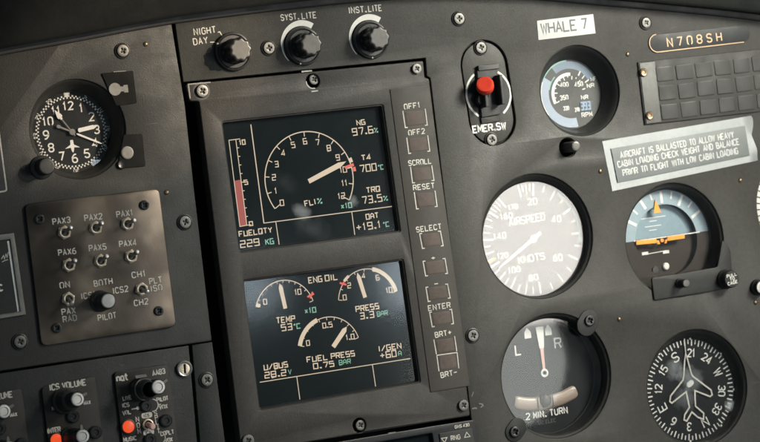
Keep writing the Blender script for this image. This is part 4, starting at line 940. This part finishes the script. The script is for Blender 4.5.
# curved glass tube with liquid and ball
tp = [U(x, y, dd) for x, y in ((514.4, 402), (528, 404.2), (546, 402.6), (562, 398), (576, 390.6))]
tpd = dense(tp, 6)
def tube(pts, r, d_, flat=0.5, n=14):
    vs, fs = [], []; m_ = len(pts); N_ = n
    for i, p in enumerate(pts):
        a = Vector(pts[max(0, i-1)]); b_ = Vector(pts[min(m_-1, i+1)]); tt = (b_-a).normalized(); nn_ = Vector((-tt.y, tt.x))
        e_ = min(i, m_-1-i); rr = r*(0.72 if e_ == 0 else 0.93 if e_ == 1 else 1)
        for j in range(N_): an = 2*math.pi*j/N_; vs.append((p[0]+nn_.x*rr*math.cos(an), p[1]+nn_.y*rr*math.cos(an), d_+rr*flat*math.sin(an)))
    for i in range(m_-1):
        for j in range(N_): fs.append((i*N_+j, i*N_+(j+1) % N_, (i+1)*N_+(j+1) % N_, (i+1)*N_+j))
    fs += [tuple(range(N_)), tuple(range((m_-1)*N_, m_*N_))]
    return MB().add(vs, fs)
tb = tube(tpd, 4.4, dd, 0.35).build('ball_tube', M['tan'], t)
q = U(545.6, 400.8, dd+1.7); MB().lathe([(4.9, 0), (4.6, 1.2), (3.6, 2.6), (2.0, 3.4), (0, 3.7)], (*q, dd), 36).build('ball', M['rubber'], tb)
mb = MB()
for dx in (-1, 1):
    q = U(545.6+dx*7.2, 401.2-dx*1.6, dd+1.9); mb.line([(q[0]-0.4*0, q[1]-5), (q[0], q[1]+5)], 0.9, dd+1.95)
mb.build('centre_lines', M['dark_mark'], tb)
cover(t, c, d+9.0, rd+1.3, glass('turn_glass', 0.045, 0.006, speck=0.06, film=0.001), 0.25)
for p, rr in (((588.8, 320.8), 8.0), ((514, 432), 7.2)):
    q = U(*p); ea = Vector(q)-Vector(g['turn'][0]); eb = ea.normalized()
    lug = MB().plate(pill(tuple(Vector(q)-eb*3.5), q, rr*0.92), [], 0.7, 1.2, 0.4).build('mounting_lug', M['tube'], t)
    MB().plate(circle(q, 3.7, 30), [cross(q, 2.0, 0.55, 0.4)], 2.1, 1.2, 0.4).build('lug_screw', M['black_screw'], lug)

# compass
t, c, d, rd = instrument('hsi', 'compass_dial', 'round compass dial with radial headings and a white aeroplane outline', 'gauge')
MB().disc(c, rd+0.4, d-0.6, 72).build('dial', M['face'], t); dd = d-0.5
mb = MB()
q = U(674, 357.8, dd); aS = math.degrees(math.atan2(q[0]-c[0], q[1]-c[1]))
q = U(715.2, 375.7, dd); aW = math.degrees(math.atan2(q[0]-c[0], q[1]-c[1])); base = (aS+aW-90)/2
for i in range(72): mb.tick(c, 30.2 if i % 2 == 0 else 31.4, 34.4, base+i*5, 0.85 if i % 2 == 0 else 0.7, dd)
for i, s_ in enumerate(('S', '21', '24', 'W', '30', '33', 'N', '3', '6', 'E', '12', '15')):
    a = R(base+i*30); ctext(mb, s_, (c[0]+25.2*math.sin(a), c[1]+25.2*math.cos(a)), 6.2 if s_ in 'SWNE' else 5.2, 0.85, dd, -a, 0.72 if s_ in 'SWNE' else 0.56, gap=3)
for a_ in (0, 45, 90, 135, 180, 225, 270, 315):
    q = (c[0]+35.0*math.sin(R(a_+8)), c[1]+35.0*math.cos(R(a_+8))); mb.disc(q, 0.8, dd+0.1, 12)
mb.build('markings', M['white'], t)
pl = [(186.4, 146), (190.5, 158), (205, 212), (210, 222), (271, 268), (275, 284), (268, 290), (217, 270), (219, 322), (247, 346), (246, 366), (228, 360), (207, 342), (190, 372), (181, 368), (183, 352), (199, 326), (188, 274), (140, 312), (133, 306), (136, 288), (178, 234), (180, 218), (183, 170)]
def hz(p): return (p[0]/3.346+630, p[1]/3.346+310)
ap = MB(); ap.line([U(*hz(p), dd+1.0) for p in pl], 1.05, dd+1.0, True); ap.line(Q(hz((182, 96)), hz((187, 150)), d=dd+1.0), 0.7, dd+1.02)
ap.build('aeroplane_outline', M['dull_white'], t)
q = U(*hz((199, 247)), dd); MB().lathe([(2.6, 0.2), (2.4, 1.2), (0, 1.4)], (*q, dd), 28, scal=lambda t_: 1+0.25*math.cos(2*t_-1)).build('pivot', M['white'], t)
sm = [(*U(673, 369, d), 17, 1.0, 0.26), (*U(688, 378, d), 20, 1.2, 0.26), (*U(728.2, 405.4, d), 9, 0.9, 0.6), (*U(684, 398, d), 20, 1.0, 0.18)]
cover(t, c, d+1.4, rd, glass('compass_glass', 0.04, 0.012, sm, 0.10), 0.8)

# gauge cut by the right edge
t, c, d, rd = instrument('alt', 'edge_gauge', 'round gauge cut off by the right edge of the photo', 'gauge')
MB().disc(c, rd+0.4, d-0.6, 72).build('dial', M['white'], t); dd = d-0.5
mb = MB()
for i in range(50): mb.tick(c, 33 if i % 5 else 30, 36.5, i*7.2, 0.8, dd)
mb.build('markings', M['face'], t); cover(t, c, d+1.0, rd, glass('edge_gauge_glass', 0.05, 0.03, speck=0.06), 0.6)
q = U(757, 287.4); t = thing('rotary_knob', 'small grey knob at the right edge beside the cage knob', 'knob', q)
MB().lathe([(5.6, 0), (5.6, 2), (4.8, 3), (4.8, 6)], (*q, 0), 36).build('skirt', M['rubber'], t); MB().lathe([(4.6, 5.9), (4.3, 6.5), (2.6, 6.6), (2.3, 5.8), (0, 5.8)], (*q, 0), 36).build('cap', M['bright'], t)

# push knob under the tachometer
t = thing('push_knob', 'small grey push knob in a dark hole under the rotor speed gauge', 'knob', pk)
MB().lathe([(7.0, -1.4), (6.2, -1.6), (6.2, -14), (0, -14)], (*pk, 0), 40).build('socket', M['backing'], t)
q = U(569.6, 147, 0); MB().lathe([(3.5, -12), (3.5, 8.2), (3.1, 9.0), (2.2, 9.3), (0, 9.4)], (*q, 0), 36).build('button', M['cap'], t)

# ================================================================== LEFT EDGE PLACARD AND FRAMED CARD
pts = rrect(Q((-70, 112), (-4.5, 104), (7.2, 191.6), (-60, 200)), 1.8)
t = MB().plate(pts, [], 0.5, 0.5, 0.15).build('placard', M['label_black'], origin=(*U(-30, 150), 0)); tag(t, 'black placard with a thin white border cut off by the left edge', 'placard')
cx = sum(p[0] for p in pts)/len(pts); cy = sum(p[1] for p in pts)/len(pts)
MB().line([(cx+(p[0]-cx)*0.985, cy+(p[1]-cy)*0.985) for p in pts], 0.9, 0.55, True).build('border', M['dull_white'], t)
c = U(-20, 278); t = thing('card_frame', 'bright metal framed card with a white line, cut off by the left edge', 'card', c)
fo = Q((-70, 245), (13.2, 232.8), (25.4, 314.6), (-58, 328.5)); fi = Q((-62, 249), (9.4, 239.3), (19.6, 311.4), (-52, 323))
MB().plate(fo, [fi], 1.8, 1.8, 0.5).build('frame', M['grey_metal'], t)
MB().poly(ext(fi, 1.03), 0.7).build('card', M['label_black'], t)
mb = MB(); mb.line(Q((8.3, 241), (18.6, 311.4), d=0.8), 1.3, 0.76)
ltext(mb, 'C', (-0.4, 291), (3.4, 290.4), 6, 0.9, 0.76); mb.build('printing', M['white'], t)
mb = MB(); mb.line(Q((1.5, 259), (3.5, 255.5), (4.5, 259), (6, 254), (7, 257.6), (8.4, 252), d=0.8), 0.5, 0.78); mb.line(Q((2, 262), (5, 260.5), (8, 259.6), d=0.8), 0.4, 0.79); mb.build('handwriting', M['dull_white'], t)

# ================================================================== INTERCOM UNITS
PD = 1.2
def silver_knob(par, base, cap, rc, body_r, h, fin=None):
    qb = U(*base, PD); qc = U(*cap, PD+h); ax = Vector((qc[0]-qb[0], qc[1]-qb[1], h)); L = ax.length
    kb = MB().lathe([(body_r+1.2, 0), (body_r+1.2, 2.0), (body_r, 3.0), (body_r*0.92, L*0.55), (rc+0.5, L*0.6), (rc+0.4, L-1)], (*qb, PD), 36, axis=ax).build('volume_knob', M['rubber'], par)
    mb = MB(); mb.lathe([(rc, L-2.6), (rc, L-0.4), (rc-0.5, L), (rc*0.62, L+0.05), (rc*0.55, L-0.5), (0, L-0.5)], (*qb, PD), 36, axis=ax)
    c_ = mb.build('knob_cap', M['bright'], kb)
    if fin is not None:
        a = R(fin); x, y = math.sin(a), math.cos(a)
        f_ = MB(); f_.prism([(qc[0]+rc*0.8*x-1.0*y, qc[1]+rc*0.8*y+1.0*x), (qc[0]+(rc+2.6)*x-0.7*y, qc[1]+(rc+2.6)*y+0.7*x), (qc[0]+(rc+2.6)*x+0.7*y, qc[1]+(rc+2.6)*y-0.7*x), (qc[0]+rc*0.8*x+1.0*y, qc[1]+rc*0.8*y-1.0*x)], PD+h-2.4, PD+h-0.6); f_.build('pointer_fin', M['grey_metal'], kb)
    return kb
def dark_button(par, p, r, nm='black_screw'):
    q = U(*p, PD); MB().lathe([(r, PD-0.2), (r, PD+1.3), (r*0.8, PD+1.9), (r*0.45, PD+1.9), (r*0.35, PD+1.3), (0, PD+1.3)], (*q, 0), 30).build(nm, M['black_screw'], par)
def orange_light(par, p, r):
    q = U(*p, PD); b_ = MB().lathe([(r+0.9, PD-0.1), (r+0.9, PD+0.8), (r+0.1, PD+1.1)], (*q, 0), 36).build('lamp_bezel', M['rubber'], par)
    MB().lathe([(r, PD+0.6), (r*0.85, PD+1.9), (r*0.5, PD+2.7), (0, PD+3.0)], (*q, 0), 32).build('lamp_lens', M['lamp'], b_)
def ics(dx, dy, label):
    """an ICS VOLUME unit, its plate shifted by dx, dy photo pixels along the row"""
    s_ = lambda x, y: (x+dx, y+dy)
    t = thing('intercom_unit', label, 'intercom', U(*s_(72, 430)), 0, 'intercom volume units')
    MB().plate(rrect(Q(s_(40.9, 387.3), s_(94.4, 375.8), s_(103.5, 445), s_(111, 505), s_(57, 514)), 2.8), [], PD, 1.6, 0.35).build('plate', M['ics'], t)
    mb = MB(); ltext(mb, 'ICS', s_(50, 390.6), s_(60, 389), 5.6, 0.78, PD+0.05, gap=3); ltext(mb, 'VOLUME', s_(62.8, 388.6), s_(86.6, 384.9), 5.6, 0.78, PD+0.05, gap=3)
    ltext(mb, 'MIN', s_(52.4, 410.4), s_(59.6, 409.2), 3.2, 0.55, PD+0.05); ltext(mb, 'MAX', s_(84.2, 405), s_(91, 403.8), 3.2, 0.55, PD+0.05); ltext(mb, 'INTER', s_(47.8, 433.8), s_(61, 431.4), 4.6, 0.75, PD+0.05, gap=3)
    mb.build('lettering', M['dull_white'], t)
    silver_knob(t, s_(64, 401), s_(77.9, 399.4), 4.2, 6.8, 22, 65); silver_knob(t, s_(71, 438), s_(83, 436.4), 4.2, 5.8, 22, 0)
    dark_button(t, s_(72.6, 416.6), 4.0); dark_button(t, s_(95.2, 432.4), 4.0)
    orange_light(t, s_(56.2, 440), 3.7); return t
ics(0, 0, 'complete ICS VOLUME intercom unit with orange lamp at the bottom edge'); ics(-73.5, 12, 'ICS VOLUME intercom unit cut off by the left edge')
t = thing('audio_control', 'intercom unit marked AA83 with a large black knob and an orange lamp', 'intercom', U(145, 410))
MB().plate(rrect(Q((113.4, 372.2), (166.9, 364), (178.2, 445), (186, 500), (130, 508)), 2.6), [], PD, 1.6, 0.35).build('plate', M['ics'], t)
mb = MB(); ltext(mb, 'AA83', (153, 375.8), (165.7, 373.2), 4.8, 0.68, PD+0.05, gap=3); ltext(mb, 'nat', (117.2, 381.4), (129, 379.4), 6.4, 0.95, PD+0.05, gap=2)
for s_, a, b_ in (('LIVE', (123.2, 400.6), (132, 399)), ('ICS', (122.6, 407.6), (129.8, 406.4)), ('VOL', (123, 415.2), (131.4, 413.6)), ('PILOT', (157.2, 402), (168.8, 399.8)), ('VOX', (159.6, 409.4), (168, 408)), ('COPLT', (161, 436), (174.4, 433.6)), ('VOX', (165.6, 442.6), (173, 441.2)), ('MUSIC', (124, 442), (137, 439.8))):
    ltext(mb, s_, a, b_, 3.8, 0.62, PD+0.05, gap=3)
for i, s_ in enumerate('SPLIT'): ctext(mb, s_, U(155.6+i*0.75, 413.2+i*4.5, PD), 2.6, 0.55, PD+0.05)
for i, s_ in enumerate('NOM'): ctext(mb, s_, U(137.4+i*0.9, 419.4+i*6, PD), 2.8, 0.55, PD+0.05)
mb.line(Q((131.4, 409.4), (138, 408.2), d=PD), 0.8, PD+0.05); mb.disc(U(138, 408.2, PD), 1.1, PD+0.06, 12)
for p in ((152.4, 405.4), (159.5, 438)): mb.ring(U(*p, PD), 3.4, 4.0, PD+0.05, 10, 190, 20)
mb.line(Q((157.6, 405), (161, 404.4), d=PD), 0.7, PD+0.08); mb.build('lettering', M['dull_white'], t)
mb = MB(); mb.poly(rrect(Q((141.2, 413.6), (152, 411.9), (152.5, 417.3), (141.8, 419), d=PD), 1.6), PD+0.05); mb.poly(rrect(Q((143, 430.6), (153.8, 428.9), (154.3, 434.2), (143.6, 436), d=PD), 1.6), PD+0.05); mb.build('label_pills', M['dull_white'], t)
mb = MB(); ltext(mb, 'ICS', (143.8, 417.4), (149.6, 416.4), 2.6, 0.4, PD+0.09); ltext(mb, 'ICS', (145.6, 434.4), (151.4, 433.4), 2.6, 0.4, PD+0.09); mb.build('pill_lettering', M['dark_mark'], t)
qb = U(140.5, 389, PD); kb = MB().lathe([(7.4, PD), (7.4, PD+8), (6.9, PD+9), (6.0, PD+9.2), (5.2, PD+17), (4.6, PD+17.6)], (*qb, 0), 44).build('main_knob', M['rubber'], t)
mb = MB(); mb.ring(qb, 6.1, 6.9, PD+9.15, 190, 340, 30); mb.build('knob_arc', M['dim'], kb)
f_ = MB(); f_.prism(Q((135, 375.8), (146, 374.2), (147, 377), (136, 378.6), d=PD+9), PD+7.5, PD+9.3); f_.build('pointer_fin', M['grey_metal'], kb)
silver_knob(t, (147, 388.4), (158.8, 387), 4.4, 5.0, 19, 60)
dark_button(t, (145.4, 406), 3.6, 'push_button'); dark_button(t, (165.6, 420.8), 4.0, 'push_button'); dark_button(t, (149.8, 439.4), 3.8, 'push_button')
orange_light(t, (128.2, 426.8), 3.8)
q = U(147.6, 424.6, PD); sw = MB().lathe([(3.6, PD), (3.4, PD+1.6), (2.6, PD+1.8), (2.4, PD+0.6)], (*q, 0), 28).build('toggle_switch', M['nut'], t)
MB().lathe([(1.6, 0), (1.7, 4), (2.1, 7.5), (1.4, 8.4), (0, 8.6)], (*q, PD+0.5), 24, axis=(0.02, -0.15, 1)).build('lever', M['pink'], sw)
